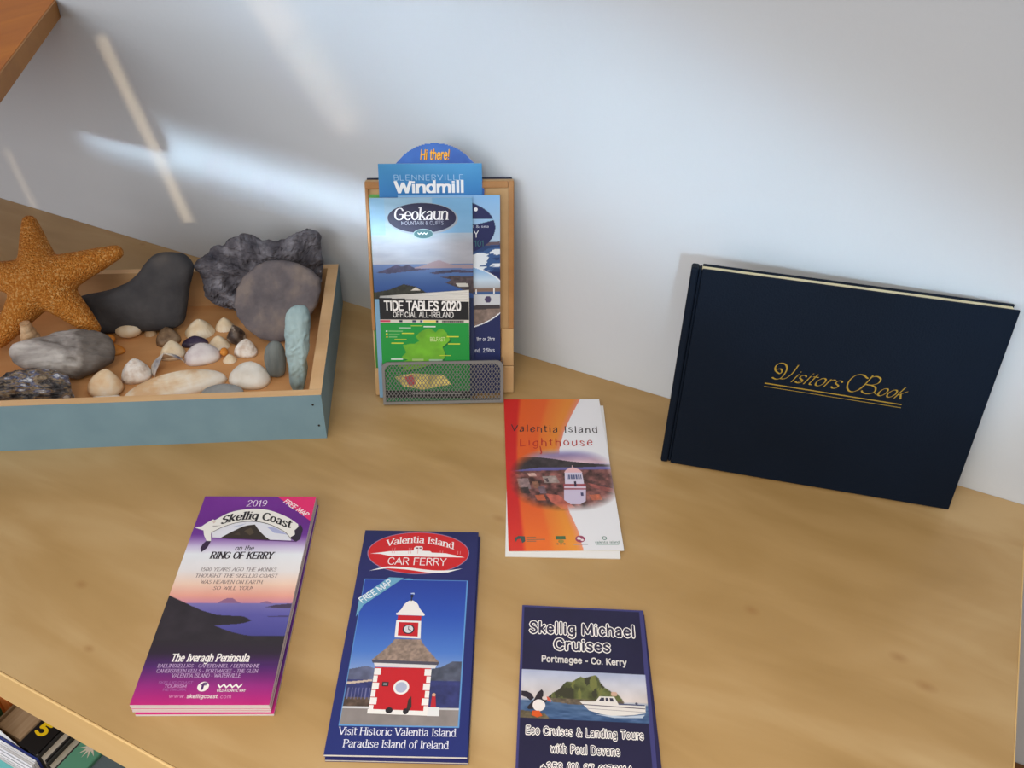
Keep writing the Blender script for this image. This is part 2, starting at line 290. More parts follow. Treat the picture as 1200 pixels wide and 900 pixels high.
def strokes(text, serif=False, track=0.0):
    """all centre lines of a line of text, in glyph units; returns strokes and total width"""
    x = 0.0; out = []
    for ch in text:
        w, st = GC.get(ch, GC[' '])
        for path, raw in st:
            P = [p + np.array((x, 0)) for p in path]; out.append((P, 1.0))
            if serif and ch not in ".,-!&/'+()":
                for end, nxt in ((0, 1), (-1, -2)):
                    a = np.array(raw[end]); b = np.array(raw[nxt]); d = b - a
                    if abs(d[1]) > 1.3 and abs(d[1]) > 1.2 * abs(d[0]):
                        y = a[1]
                        if abs(y) < .01 or abs(y + 2.2) < .01 or abs(y - 7) < .01: out.append(([np.array((x + a[0] - .75, y)), np.array((x + a[0] + .75, y))], 0.45))
                        elif y > 4.9: out.append(([np.array((x + a[0] - .9, y - .25)), np.array((x + a[0], y))], 0.5))
        x += w + track
    return out, x - track

def nibs(wx, wy, ang=0.0, square=False, n=8):
    if square: q = [(-wx / 2, -wy / 2), (wx / 2, -wy / 2), (wx / 2, wy / 2), (-wx / 2, wy / 2)]
    else: q = [(wx / 2 * math.cos(2 * math.pi * k / n), wy / 2 * math.sin(2 * math.pi * k / n)) for k in range(n)]
    c, s = math.cos(ang), math.sin(ang)
    return np.array([(x * c - y * s, x * s + y * c) for x, y in q])

def lettering(text, x0, x1, base, cap, wx=.9, wy=None, serif=False, slant=0.0, ang=0.0, square=False, track=0.6, warp=None, grow=0.0):
    """polygons (mm, y down) of a line of text stretched to run from x0 to x1 with its baseline at y = base"""
    wy = wx if wy is None else wy
    st, w = strokes(text, serif, track); sx = (x1 - x0) / w; sy = cap / 7.0
    polys = []
    for P, k in st:
        nb = nibs(wx * (k if k < 1 and not serif else 1) + 2 * grow, (wy if k == 1 else wy * .8) + 2 * grow, ang, square)
        for a, b in zip(P[:-1], P[1:]):
            h = hull(list(a + nb) + list(b + nb))
            q = []
            for X, Y in h:
                px = x0 + (X + slant * Y) * sx; py = base - Y * sy
                if warp: px, py = warp(px, py)
                q.append((px, py))
            polys.append(q)
    return polys

# ------------------------------------------------------------------ printed sheets
RNG = np.random.RandomState(3)
def vnoise(X, Y, s, seed=0, octv=3):
    out = np.zeros_like(X); amp = 1; tot = 0
    for o in range(octv):
        r = np.random.RandomState(seed + o * 17).rand(64, 64); u = X / s * 2 ** o; v = Y / s * 2 ** o
        i = np.floor(u).astype(int); j = np.floor(v).astype(int); fu = u - i; fv = v - j
        fu = fu * fu * (3 - 2 * fu); fv = fv * fv * (3 - 2 * fv)
        g = lambda a, b: r[b % 64, a % 64]
        out += amp * ((g(i, j) * (1 - fu) + g(i + 1, j) * fu) * (1 - fv) + (g(i, j + 1) * (1 - fu) + g(i + 1, j + 1) * fu) * fv)
        tot += amp; amp *= .5
    return out / tot

class Print:
    """a printed picture: a grid of ink colours plus flat lettering polygons"""
    def __init__(s, w, h, base, res=0.6):
        s.w, s.h = w, h; nx, ny = int(round(w / res)) + 1, int(round(h / res)) + 1
        s.X, s.Y = np.meshgrid(np.linspace(0, w, nx), np.linspace(0, h, ny))
        s.C = np.zeros((ny, nx, 3)); s.C[:] = base; s.polys = []; s.lv = 0
    def m_poly(s, pts):
        ins = np.zeros(s.X.shape, bool); n = len(pts)
        for i in range(n):
            (xa, ya), (xb, yb) = pts[i], pts[(i + 1) % n]
            if ya == yb: continue
            c = ((ya > s.Y) != (yb > s.Y)) & (s.X < (xb - xa) * (s.Y - ya) / (yb - ya) + xa); ins ^= c
        return ins
    def m_ell(s, cx, cy, rx, ry): return ((s.X - cx) / rx) ** 2 + ((s.Y - cy) / ry) ** 2 < 1
    def m_rect(s, x0, y0, x1, y1): return (s.X >= x0) & (s.X <= x1) & (s.Y >= y0) & (s.Y <= y1)
    def fill(s, m, c, n=0.0, sc=4.0, seed=0, alpha=None):
        c = np.array(c, float)
        v = np.broadcast_to(c, s.C.shape).copy()
        if n: v = v * (1 + n * 2 * (vnoise(s.X, s.Y, sc, seed) - .5))[..., None]
        if alpha is None: s.C[m] = v[m]
        else: a = (alpha * m)[..., None]; s.C[:] = s.C * (1 - a) + v * a
    def vgrad(s, m, stops, axis='y'):
        t = s.Y if axis == 'y' else s.X; ys = [k[0] for k in stops]
        for ch in range(3):
            g = np.interp(t, ys, [k[1][ch] for k in stops]); s.C[..., ch][m] = g[m]
    def add(s, polys, color, up=0):
        for p in polys: s.polys.append((p, color, 1 + up))
    def shape(s, pts, color, up=0): s.add([pts], color, up)
    def ellipse(s, cx, cy, rx, ry, color, up=0, n=48):
        s.add([[(cx + rx * math.cos(2 * math.pi * k / n), cy + ry * math.sin(2 * math.pi * k / n)) for k in range(n)]], color, up)
    def text(s, t, x0, x1, base, cap, color, up=3, **k): s.add(lettering(t, x0, x1, base, cap, **k), color, up)
    def build(s, name, parent, z=0.0, mask=None, bend=None, thick=0.0002, edge=(225, 222, 216), offs=(0, 0)):
        ny, nx = s.X.shape; idx = -np.ones((ny, nx), int)
        keep = np.ones((ny, nx), bool) if mask is None else mask
        idx[keep] = np.arange(keep.sum())
        zz = np.zeros_like(s.X) if bend is None else bend(s.X, s.Y)
        V = np.stack([(s.X[keep] + offs[0]) / 1000, -(s.Y[keep] + offs[1]) / 1000, z + zz[keep]], 1).tolist()
        C = [lin(c) for c in np.clip(s.C[keep], 0, 255)]; F = []
        A, B, D, E = idx[:-1, :-1], idx[:-1, 1:], idx[1:, 1:], idx[1:, :-1]
        ok = (A >= 0) & (B >= 0) & (D >= 0) & (E >= 0)
        F = np.stack([E[ok], D[ok], B[ok], A[ok]], 1).tolist()
        for pi, (p, c, lv) in enumerate(s.polys):
            b0 = len(V); cl = lin(c)
            for x, y in p:
                zb = 0.0 if bend is None else float(bend(np.array([x]), np.array([y]))[0])
                V.append(((x + offs[0]) / 1000, -(y + offs[1]) / 1000, z + zb + lv * 0.00004 + (pi % 14) * 0.0000022)); C.append(cl)
            ar = sum(p[i][0] * p[(i + 1) % len(p)][1] - p[(i + 1) % len(p)][0] * p[i][1] for i in range(len(p)))
            f = list(range(b0, b0 + len(p))); F.append(f if ar < 0 else f[::-1])
        me = bpy.data.meshes.new(name); me.from_pydata(V, [], F); me.update()
        at = me.attributes.new('ink', 'FLOAT_COLOR', 'POINT')
        at.data.foreach_set('color', np.concatenate([np.array(C), np.ones((len(C), 1))], 1).astype(np.float32).ravel())
        me.materials.append(M['print'])
        return link(bpy.data.objects.new(name, me), parent)

def sheet_block(name, parent, w, h, z0, z1, mats, n=3, bend=None, seed=0, inset=0.25):
    """the folded paper under a cover: n leaves of slightly different size, a rounded fold on the left"""
    bm = bmesh.new(); r = random.Random(seed); t = (z1 - z0) / n
    for k in range(n):
        a = [r.uniform(0, inset) / 1000 for _ in range(3)]
        mi = k % len(mats) if isinstance(mats, list) else 0
        add_box(bm, (a[0] * .3, -h / 1000 + a[1], z0 + k * t), (w / 1000 - a[2], -a[0], z0 + (k + 1) * t - 0.00008), mi)
    if bend is not None:
        bmesh.ops.subdivide_edges(bm, edges=list(bm.edges), cuts=6, use_grid_fill=True)
        for v in bm.verts: v.co.z += float(bend(np.array([v.co.x * 1000]), np.array([-v.co.y * 1000]))[0]) * (v.co.z - 0.0) / max(z1, 1e-6)
    return mesh_obj(name, bm, mats, parent)
# ------------------------------------------------------------------ the setting
WY = 0.008           # plane of the back wall; the sideboard's top is at z = 0
ZF = -0.50           # floor
def structure(name, bm, m):
    o = mesh_obj(name, bm, m); o['kind'] = 'structure'; return o
bm = bmesh.new(); add_box(bm, (-3.2, WY, ZF), (2.6, WY + 0.12, 2.2)); structure('wall_back', bm, M['wall'])
bm = bmesh.new(); add_box(bm, (-3.2, -3.2, ZF - 0.05), (2.6, WY + 0.12, ZF)); structure('floor', bm, M['floor'])
bm = bmesh.new(); add_box(bm, (-3.2, WY - 0.016, ZF), (2.6, WY, ZF + 0.145), bevel=0.004); structure('baseboard_back', bm, M['skirting'])

# ------------------------------------------------------------------ sideboard
X0, X1, YF, TH = -1.25, 0.527, -0.541, 0.0435
t = thing('sideboard', 'long low birch sideboard against the white wall carrying leaflets, tray and navy book', 'sideboard', (0, 0, ZF))
def sb(name, lo, hi, m, bev=0.0015):
    bm = bmesh.new(); add_box(bm, lo, hi, 0, bev); o = mesh_obj(name, bm, m, t); o.location = (0, 0, -ZF); return o
top = sb('tabletop', (X0, YF, -TH), (X1, WY - 0.0005, 0.0), M['table'], 0.0)
bm = bmesh.new(); add_box(bm, (X0, YF - 0.0022, -TH), (X1 + 0.0015, YF - 0.00005, -0.0001), 0, 0.0008)
o = mesh_obj('front_edge_band', bm, M['table_edge'], top); o['label'] = 'pale birch edging strip along the front'
bm = bmesh.new(); add_box(bm, (X1 + 0.0002, YF, -TH), (X1 + 0.0015, WY - 0.001, -0.0003), 0, 0.0005); mesh_obj('side_edge_band', bm, M['table_edge'], top)
for x in (X0 + 0.002, X1 - 0.030): sb('side_panel', (x, YF + 0.012, ZF), (x + 0.022, WY - 0.018, -TH), M['carcass'])
sb('divider_panel', (-0.02, YF + 0.014, ZF + 0.052), (0.0, WY - 0.032, -TH), M['carcass'])
sb('back_panel', (X0 + 0.024, WY - 0.030, ZF + 0.03), (X1 - 0.030, WY - 0.020, -TH), M['carcass'])
sb('bottom_shelf', (X0 + 0.024, YF + 0.004, ZF + 0.03), (X1 - 0.030, WY - 0.032, ZF + 0.05), M['carcass'])
ZS = ZF + 0.0505

# ------------------------------------------------------------------ wall shelf, top left
t = thing('wall_shelf', 'orange varnished wooden shelf board jutting out from the wall at the top left corner', 'shelf', (-0.6, WY, 0.281))
bm = bmesh.new(); P = [(0.006 - 0.0, -0.0005), (0.300, -0.392), (-0.75, -0.392), (-0.75, -0.0005)]
add_prism(bm, P, 0.0, 0.019); mesh_obj('board', bm, M['pine'], t)
bm = bmesh.new(); d = Vector((0.294, -0.3915, 0)).normalized(); nn = Vector((0.3915, 0.294, 0)).normalized()
a = Vector((0.006, -0.0005, 0)) + d * 0.002; b = a + d * 0.486
add_prism(bm, [tuple((a + nn * 0.0003)[:2]), tuple((b + nn * 0.0003)[:2]), tuple((b + nn * 0.0022)[:2]), tuple((a + nn * 0.0022)[:2])][::-1], 0.0, 0.0188)
o = mesh_obj('end_strip', bm, M['pine_end'], t); o['label'] = 'browner wooden edge strip'
bm = bmesh.new(); add_box(bm, (-0.74, -0.030, -0.030), (-0.10, -0.0005, -0.0005), 0, 0.001); mesh_obj('wall_batten', bm, M['pine'], t)

# ------------------------------------------------------------------ books on the shelf below
def book(name, label, cat, x0, x1, yf, ztop, depth, cover, pages, group=None, spine_up=False):
    r = thing(name, label, cat, (x0, yf, ZS), group=group); w = x1 - x0; h = ztop - ZS
    c = 0.0018 if w > 0.012 else 0.0010
    bm = bmesh.new()
    add_box(bm, (0, 0, 0), (c, depth, h)); add_box(bm, (w - c, 0, 0), (w, depth, h))
    if spine_up: add_box(bm, (c, 0, h - c), (w - c, depth, h))
    else: add_box(bm, (c, depth - c, 0), (w - c, depth, h))
    mesh_obj('cover', bm, cover, r)
    bm = bmesh.new(); add_box(bm, (c, 0.002, 0.002), (w - c, depth - c, h - (c if spine_up else 0.004))); mesh_obj('pages', bm, pages, r)
    return r
bk = lambda n, c, r=0.5: mat(n, c, r, 0.4)
grp = 'books on the shelf under the sideboard top'
b1 = book('book', 'book with orange top edge beside the thick taupe book under the sideboard top', 'book', -0.316, -0.2945, -0.497, -0.192, 0.17, bk('orange_cover', (176, 92, 34)), bk('orange_cover2', (180, 98, 40)), grp, True)
b2 = book('book', 'dark green book left of the orange-topped book on the lower shelf', 'book', -0.345, -0.318, -0.512, -0.215, 0.18, bk('green_cover', (66, 92, 58)), bk('green_cover2', (70, 96, 60)), grp, True)
b3 = book('book', 'thick book with taupe page edges left of the black book', 'book', -0.2935, -0.2555, -0.518, -0.200, 0.19, bk('taupe_cover', (120, 96, 70)), mottled('taupe_pages', [(150, 122, 92), (170, 142, 112)], 300, 3, 0.8, 0.2, 0, stretch=(1, .02, 1)), grp)
b4 = book('book', 'black book with yellow lettering on the shelf under the sideboard', 'book', -0.2545, -0.2305, -0.5195, -0.199, 0.19, bk('black_cover', (24, 22, 22), 0.35), M['paper'], grp, True)
p = Print(24, 60, (24, 22, 22), 1.5)
yel = (226, 186, 20)
p.add([[(x, y) for x, y in q] for q in lettering('5', 4, 15, 44, 11, wx=1.8)], yel, 2); p.add(lettering('F', 4, 15, 30, 11, wx=1.8), yel, 2)
o = p.build('spine_lettering', b4, 0.0); o.matrix_local = Matrix.Translation((0.0, 0.0575, -0.199 - ZS + 0.0003)); o['label'] = 'yellow letters'
b5 = book('book', 'slim book with grey page edges right of the black book', 'book', -0.2300, -0.2180, -0.522, -0.200, 0.19, bk('charcoal_cover', (40, 38, 38)), bk('grey_pages', (176, 166, 152), 0.8), grp)
b6 = book('book', 'slim grey-paged book between the other slim book and the teal one', 'book', -0.2172, -0.2050, -0.524, -0.201, 0.19, bk('dark_cover', (46, 46, 44)), bk('grey_pages2', (166, 158, 142), 0.8), grp)
b7 = book('book', 'teal book with a pale starburst on the shelf under the sideboard', 'book', -0.2042, -0.1795, -0.527, -0.200, 0.19, bk('teal_cover', (84, 138, 112)), M['paper'], grp, True)
p = Print(24, 60, (84, 138, 112), 1.5); star = []
for k in range(24): rr = (11 if k % 2 == 0 else 4.2); star.append((12 + rr * math.cos(k * math.pi / 12), 26 + rr * 1.1 * math.sin(k * math.pi / 12)))
p.shape(star, (196, 186, 168), 1)
o = p.build('starburst_print', b7, 0.0); o.matrix_local = Matrix.Translation((0.0, 0.060, -0.200 - ZS + 0.0003)); o['label'] = 'pale starburst on teal'
b8 = book('book', 'slate grey book rightmost on the shelf under the sideboard', 'book', -0.1788, -0.150, -0.523, -0.203, 0.19, bk('slate_cover', (84, 96, 100)), bk('slate2', (90, 100, 104)), grp, True)
# magazines standing in front of the books
def magazine(label, y0, y1, x0, x1, zt, front, back, group='magazines in front of the books'):
    r = thing('magazine', label, 'magazine', (x0, y0, ZS), group=group); w = x1 - x0; h = zt - ZS; d = y1 - y0
    bm = bmesh.new(); add_box(bm, (0, 0, 0), (w, 0.0006, h)); mesh_obj('front_cover', bm, front, r)
    bm = bmesh.new(); add_box(bm, (0, d - 0.0016, 0), (w, d, h)); mesh_obj('back_cover', bm, back, r)
    n = 3; bm = bmesh.new(); s = (d - 0.0024) / n
    for k in range(n): add_box(bm, (0.001, 0.0007 + k * s, 0.001), (w - 0.0005 * k, 0.0007 + (k + 1) * s - 0.0004, h - 0.0006 - 0.0006 * (k % 2)))
    mesh_obj('pages', bm, M['white_gloss'], r); return r
M['white_gloss'] = mat('glossy_white_pages', (236, 236, 240), 0.5, 0.4)
magazine('white-paged magazine with dark blue back cover, directly in front of the books', -0.5305, -0.5235 + 0.001, -0.46, -0.2285, -0.203, bk('white_cover', (232, 232, 236)), bk('blue_back', (40, 52, 120)))
magazine('white magazine with turquoise front cover, foremost of the two in front of the books', -0.5385, -0.5312, -0.46, -0.2205, -0.207, bk('turquoise_cover', (112, 206, 206)), bk('white_cover2', (226, 226, 232)))
r = thing('paper_flyer', 'folded white paper flyer stuck between the taupe book and the magazines', 'flyer', (-0.316, -0.5215, ZS), group=None)
bm = bmesh.new(); H0 = -0.196 - ZS
prof = [(0.0, 0.0), (0.061, 0.0), (0.061, H0 - 0.012), (0.040, H0 + .002), (0.022, H0 + .009), (0.0, H0 + 0.012)]
a = [bm.verts.new((x, 0.0005 * math.sin(z * 20) + 0.0005, z)) for x, z in prof]; b = [bm.verts.new((x, 0.0005 * math.sin(z * 20) + 0.0012, z)) for x, z in prof]
bm.faces.new(a); bm.faces.new(b[::-1])
for i in range(len(a)): bm.faces.new((a[i], b[i], b[(i + 1) % len(a)], a[(i + 1) % len(a)]))
mesh_obj('folded_sheet', bm, M['white_gloss'], r)
bm = bmesh.new(); add_box(bm, (0.002, 0.0014, 0.002), (0.050, 0.0018, H0 - 0.014)); mesh_obj('inner_sheet', bm, M['white_gloss'], r)

# ------------------------------------------------------------------ display tray
TA = 0.5392; te = Vector((math.cos(TA), math.sin(TA), 0)); tn = Vector((-math.sin(TA), math.cos(TA), 0)); tz = Vector((0, 0, 1)); TB = Vector((-0.1011, -0.2103, 0))
TL, TD, THH = 0.42, 0.2478, 0.0546
tray = thing('display_tray', 'shallow open wooden tray painted blue-grey outside, holding starfish, stones and seashells', 'tray', TB, Matrix.Rotation(TA, 3, 'Z'))
def tray_wall(name, lo, hi, axis, sign):
    bm = bmesh.new(); add_box(bm, lo, hi, 0, 0.0)
    bm.normal_update()
    for f in bm.faces: f.material_index = 1 if f.normal[axis] * sign > 0.9 or f.normal.z < -0.9 else 0
    for f in bm.faces:
        if name != 'front_wall' and name != 'back_wall' and abs(f.normal.y) > .9: f.material_index = 1
        if name in ('front_wall', 'back_wall') and abs(f.normal.x) > .9: f.material_index = 1
    return mesh_obj(name, bm, [M['tray_wood'], M['tray_paint']], tray)
fw = tray_wall('front_wall', (-TL, 0, 0), (-0.0, 0.009, THH), 1, -1)
tray_wall('back_wall', (-TL, TD - 0.009, 0), (0, TD, THH), 1, 1)
tray_wall('side_wall', (-0.012, 0.0092, 0), (0, TD - 0.0092, THH), 0, 1)
tray_wall('side_wall', (-TL, 0.0092, 0), (-TL + 0.012, TD - 0.0092, THH), 0, -1)
bm = bmesh.new(); add_box(bm, (-TL + 0.0122, 0.0092, 0.002), (-0.0122, TD - 0.0092, 0.008)); mesh_obj('base_board', bm, M['tray_base'], tray)
for x, z in ((-0.009, 0.043), (-0.006, 0.017)):
    bm = bmesh.new(); add_tube(bm, [(x, -0.0006, z), (x, 0.004, z)], 0.0010, 10); mesh_obj('nail', bm, M['nail'], fw)
FL = 0.0082
def tray_pt(a, n, z): return TB + te * a + tn * n + tz * z

# ------------------------------------------------------------------ stones
def resample(P, n, sharp=False):
    P = [np.array(p, float) for p in P]; Q = P if sharp else catmull(P + [P[0]], 6)[:-1]; L = [0]
    for i in range(len(Q)): L.append(L[-1] + np.linalg.norm(Q[(i + 1) % len(Q)] - Q[i]))
    out = []; j = 0
    for k in range(n):
        s = L[-1] * k / n
        while L[j + 1] < s: j += 1
        u = (s - L[j]) / max(1e-9, L[j + 1] - L[j]); out.append(Q[j] * (1 - u) + Q[(j + 1) % len(Q)] * u)
    return out
def slab(name, label, cat, base, tilt, outline, thick, m, power=4.0, rough=0.0, rscale=60, n=110, group='stones in the tray', smooth=True, yaw=0.0, seed=0, shift=0.0, lump=0.0, crag=0.0, sharp=False):
    """a stone: outline (mm, in its own leaning plane) swollen to a real thickness, with a rough skin"""
    e = Matrix.Rotation(yaw, 3, 'Z') @ te; nr = Matrix.Rotation(yaw, 3, 'Z') @ tn
    u = tz * math.cos(tilt) + nr * math.sin(tilt); mm = e.cross(u)
    R = resample(outline, n, sharp); c = sum(R) / n
    NRG = 26 if (crag or lump) else 9
    bm = bmesh.new(); S_ = [1, .985, .96, .92] + [.92 * (1 - k / NRG) for k in range(1, NRG)]; rings = {}
    sd = Vector((seed * 3.1, seed * 1.7, seed * .9))
    def vert(p, z):
        q = Vector((p[0] / 1000, p[1] / 1000, z))
        if rough:
            d = mnoise.noise_vector((q + sd) * rscale) * rough + mnoise.noise_vector((q + sd) * rscale * 3.1) * rough * .4; q = q + Vector((d.x * .5, d.y * .5, d.z))
        if lump: q.z += lump * mnoise.noise((q + sd) * 22)
        if crag:   # ledges: a stepped, ridged relief
            g = mnoise.ridged_multi_fractal((q + sd) * 26, 0.9, 2.1, 5, 1.0, 2.0) - 1.2
            st = math.floor((q.y + 0.25 * q.x + 0.004 * mnoise.noise((q + sd) * 40)) / 0.011) % 3 - 1
            q.z += (1 if z >= 0 else -1) * (crag * 0.55 * g + crag * 0.35 * st)
        return bm.verts.new(q)
    for side in (1, -1):
        for k, s in enumerate(S_):
            z = thick / 2 * (1 - s ** power) ** (1 / 2.2)
            if k == 0 and side == -1: rings[(side, 0)] = rings[(1, 0)]; continue
            rings[(side, k)] = [vert(c + (p - c) * s, side * z) for p in R]
        ce = vert(c, side * thick / 2)
        for k in range(len(S_) - 1):
            A, B = rings[(side, k)], rings[(side, k + 1)]
            for i in range(n):
                f = (A[i], A[(i + 1) % n], B[(i + 1) % n], B[i]); bm.faces.new(f if side == 1 else f[::-1])
        A = rings[(side, len(S_) - 1)]
        for i in range(n):
            f = (A[i], A[(i + 1) % n], ce); bm.faces.new(f if side == 1 else f[::-1])
    o = mesh_obj(name, bm, m, None, smooth)
    o.matrix_world = frame(e, u, mm, Vector(base) + mm * shift)
    zs = min((o.matrix_world @ v.co).z for v in o.data.vertices)
    if zs < FL + 0.0002: o.matrix_world = Matrix.Translation((0, 0, FL + 0.0002 - zs)) @ o.matrix_world
    return tag(o, label, cat, group)
slab('rough_rock', 'large jagged grey rock standing against the back right corner of the tray', 'rock', (-0.3085, -0.0896, 0.009), 0.22,
     [(-42.5, 65.7), (-26.9, 77.1), (-17.5, 84.8), (-6.1, 86.3), (4.8, 94.8), (15.1, 98.9), (24.6, 96.4), (36.6, 90.2), (52.0, 89.0), (63.6, 91.6), (75.5, 98.1), (87.2, 101.6), (99.2, 99.0), (102, 91.6), (101.4, 75.3), (101.4, 57.4), (97, 39.3), (93, 21.0), (82, 3), (50, 1.0), (19.6, 1.5), (-8.2, 8), (-24.7, 15), (-33.7, 26.3), (-34.3, 43.0), (-36.7, 56.6)],
     0.022, M['rock_grey'], 6, 0.0044, 105, 190, smooth=False, seed=2, lump=0.007, crag=0.0055, sharp=True)
slab('round_stone', 'flat round grey stone leaning on the jagged rock', 'stone', (-0.2388, -0.1133, 0.009), 0.42,
     [(-39.3, 47.1), (-34.5, 63.8), (-26.6, 76.2), (-13.4, 87.0), (0.7, 92.8), (17.2, 93.2), (33.4, 88.6), (46.7, 81.3), (55.0, 72.6), (55.3, 58.5), (49.6, 41.6), (37.1, 21.9), (19.1, 5.2), (2.0, 2.0), (-14.3, 7.7), (-27.4, 18.2), (-37.2, 32.8)],
     0.013, M['rock_disc'], 14, 0.0012, 70, 120, seed=4, shift=0.006, sharp=True)
slab('green_stone', 'long pale blue-green stone standing upright against the right tray wall', 'stone', (-0.1648, -0.1735, 0.009), 0.28,
     [(-4.6, 74.8), (-1.8, 85.4), (5.2, 92.6), (14.2, 94.2), (20.1, 90.0), (22.0, 79.3), (19.5, 60.5), (15.1, 38.7), (11.9, 16.5), (8.5, 3.0), (1.5, 0.6), (-4.0, 6.4), (-4.8, 28.3), (-6.5, 44.9), (-5.5, 61.3)],
     0.016, M['rock_green'], 3.0, 0.0030, 90, 110, seed=5, crag=.0012)
slab('oval_pebble', 'upright oval grey-green pebble beside the foot of the pale blue-green stone', 'stone', (-0.1996, -0.1638, 0.009), 0.35,
     [(-9.1, 21.0), (-5.7, 34.8), (1.4, 40.6), (9.1, 38.4), (13.0, 28.6), (13.2, 14.6), (10.1, 3.4), (1.9, 0.9), (-5.9, 4.0)], 0.015, M['rock_oval'], 2.4, 0.0004, 60, 60, seed=6)
slab('dark_rock', 'dark charcoal rock with a sloping left side behind the shells', 'rock', (-0.3807, -0.1631, 0.009), 0.30,
     [(-70, 40), (-61.7, 44), (-35.0, 49.4), (-13.8, 56.5), (0.5, 66.7), (12.4, 79.8), (21.8, 88.1), (33.1, 91.1), (44.9, 90.4), (54.6, 88.2), (61.7, 79.5), (62.5, 70.8), (54.9, 47.8), (49.1, 24.4), (44.7, 11.6), (32.7, 4.5), (9.9, 2.7), (-10.9, 2.4), (-39.0, 1.3), (-60, 4), (-72, 20)],
     0.026, M['rock_black'], 8, 0.0014, 40, 120, seed=7, sharp=False)
slab('striped_stone', 'striped grey stone lying in front of the starfish', 'stone', (-0.3863, -0.2728, 0.0115), 0.9,
     [(-55.1, 31.7), (-48.0, 38.7), (-29.3, 44.3), (-4.7, 50.7), (14.7, 51.1), (36.1, 49.4), (46.2, 41.7), (50.3, 30.1), (47.5, 17.8), (38.1, 11.9), (27.0, 4.1), (15.8, -0.6), (4.2, 0.9), (-11.3, 4.5), (-30.6, 9.3), (-48.2, 16.1), (-54.1, 23.4)],
     0.030, M['rock_schist'], 3.0, 0.0034, 60, 130, seed=8, shift=-0.004, lump=.004, crag=.0018)
slab('shale_lump', 'flaky blue and tan shale lump behind the front tray wall at the left', 'rock', (-0.3794, -0.3168, 0.0125), 0.8,
     [(-44.4, 15.1), (-39.1, 20.7), (-33.7, 23.4), (-22.8, 27.8), (-6.4, 32.0), (10.2, 30.9), (27.0, 27.0), (35.4, 19.9), (38.8, 8.1), (37.7, 0.5), (22.1, -2.8), (-5.4, -2.7), (-32.9, -0.6), (-42.2, 3.5)],
     0.028, M['rock_mica'], 3, 0.0045, 110, 140, smooth=False, seed=9, shift=-0.004, crag=.003)

# ------------------------------------------------------------------ starfish (arms as tapering bodies, fused by a voxel remesh)
def fused(name, parts, voxel, m, smooth_it=6):
    """parts: list of (chain of (point, radius)) -> one continuous skin"""
    bm = bmesh.new()
    for chain in parts:
        for (p, r), (q, s) in zip(chain[:-1], chain[1:]):
            for k in range(9):
                f = k / 8; c = Vector(p).lerp(Vector(q), f); rr = r + (s - r) * f
                bmesh.ops.create_icosphere(bm, subdivisions=2, radius=rr, matrix=Matrix.Translation(c))
    me = bpy.data.meshes.new(name); bm.to_mesh(me); bm.free()
    o = bpy.data.objects.new(name, me); COL.objects.link(o)
    rm = o.modifiers.new('r', 'REMESH'); rm.mode = 'VOXEL'; rm.voxel_size = voxel
    sm = o.modifiers.new('s', 'SMOOTH'); sm.iterations = smooth_it; sm.factor = 0.6
    dg = bpy.context.evaluated_depsgraph_get(); me2 = bpy.data.meshes.new_from_object(o.evaluated_get(dg))
    o.modifiers.clear(); o.data = me2; bpy.data.meshes.remove(me)
    me2.name = name; me2.materials.clear(); me2.materials.append(m)
    for p in me2.polygons: p.use_smooth = True
    return o
tips = [(-69.8, 131.0), (25.0, 93.4), (-3.0, 6.0), (-108.2, -4.7), (-139.9, 75.0)]
cen = (-57.0, 62.0)
parts = []
for tx, ty in tips:
    d = Vector((tx - cen[0], ty - cen[1], 0)); L = d.length; d.normalize(); ch = []
    for f, r in ((0.0, 24), (.25, 21.5), (.5, 17.0), (.75, 13.0), (1.0, 8.4)):
        p = Vector((cen[0], cen[1], 0)) + d * (L - 6.0) * f
        ch.append((Vector((p.x, p.y, 4.0 * (1 - f))) / 1000, r / 1000))
    parts.append(ch)
so = fused('starfish', parts, 0.0024, M['star'], 5)
e, tilt = te, 0.65; u = tz * math.cos(tilt) + tn * math.sin(tilt); mm = e.cross(u)
so.matrix_world = frame(e, u, mm, Vector((-0.3863, -0.2152, 0.032)))
tag(so, 'big orange starfish propped up at the left end of the tray', 'starfish')
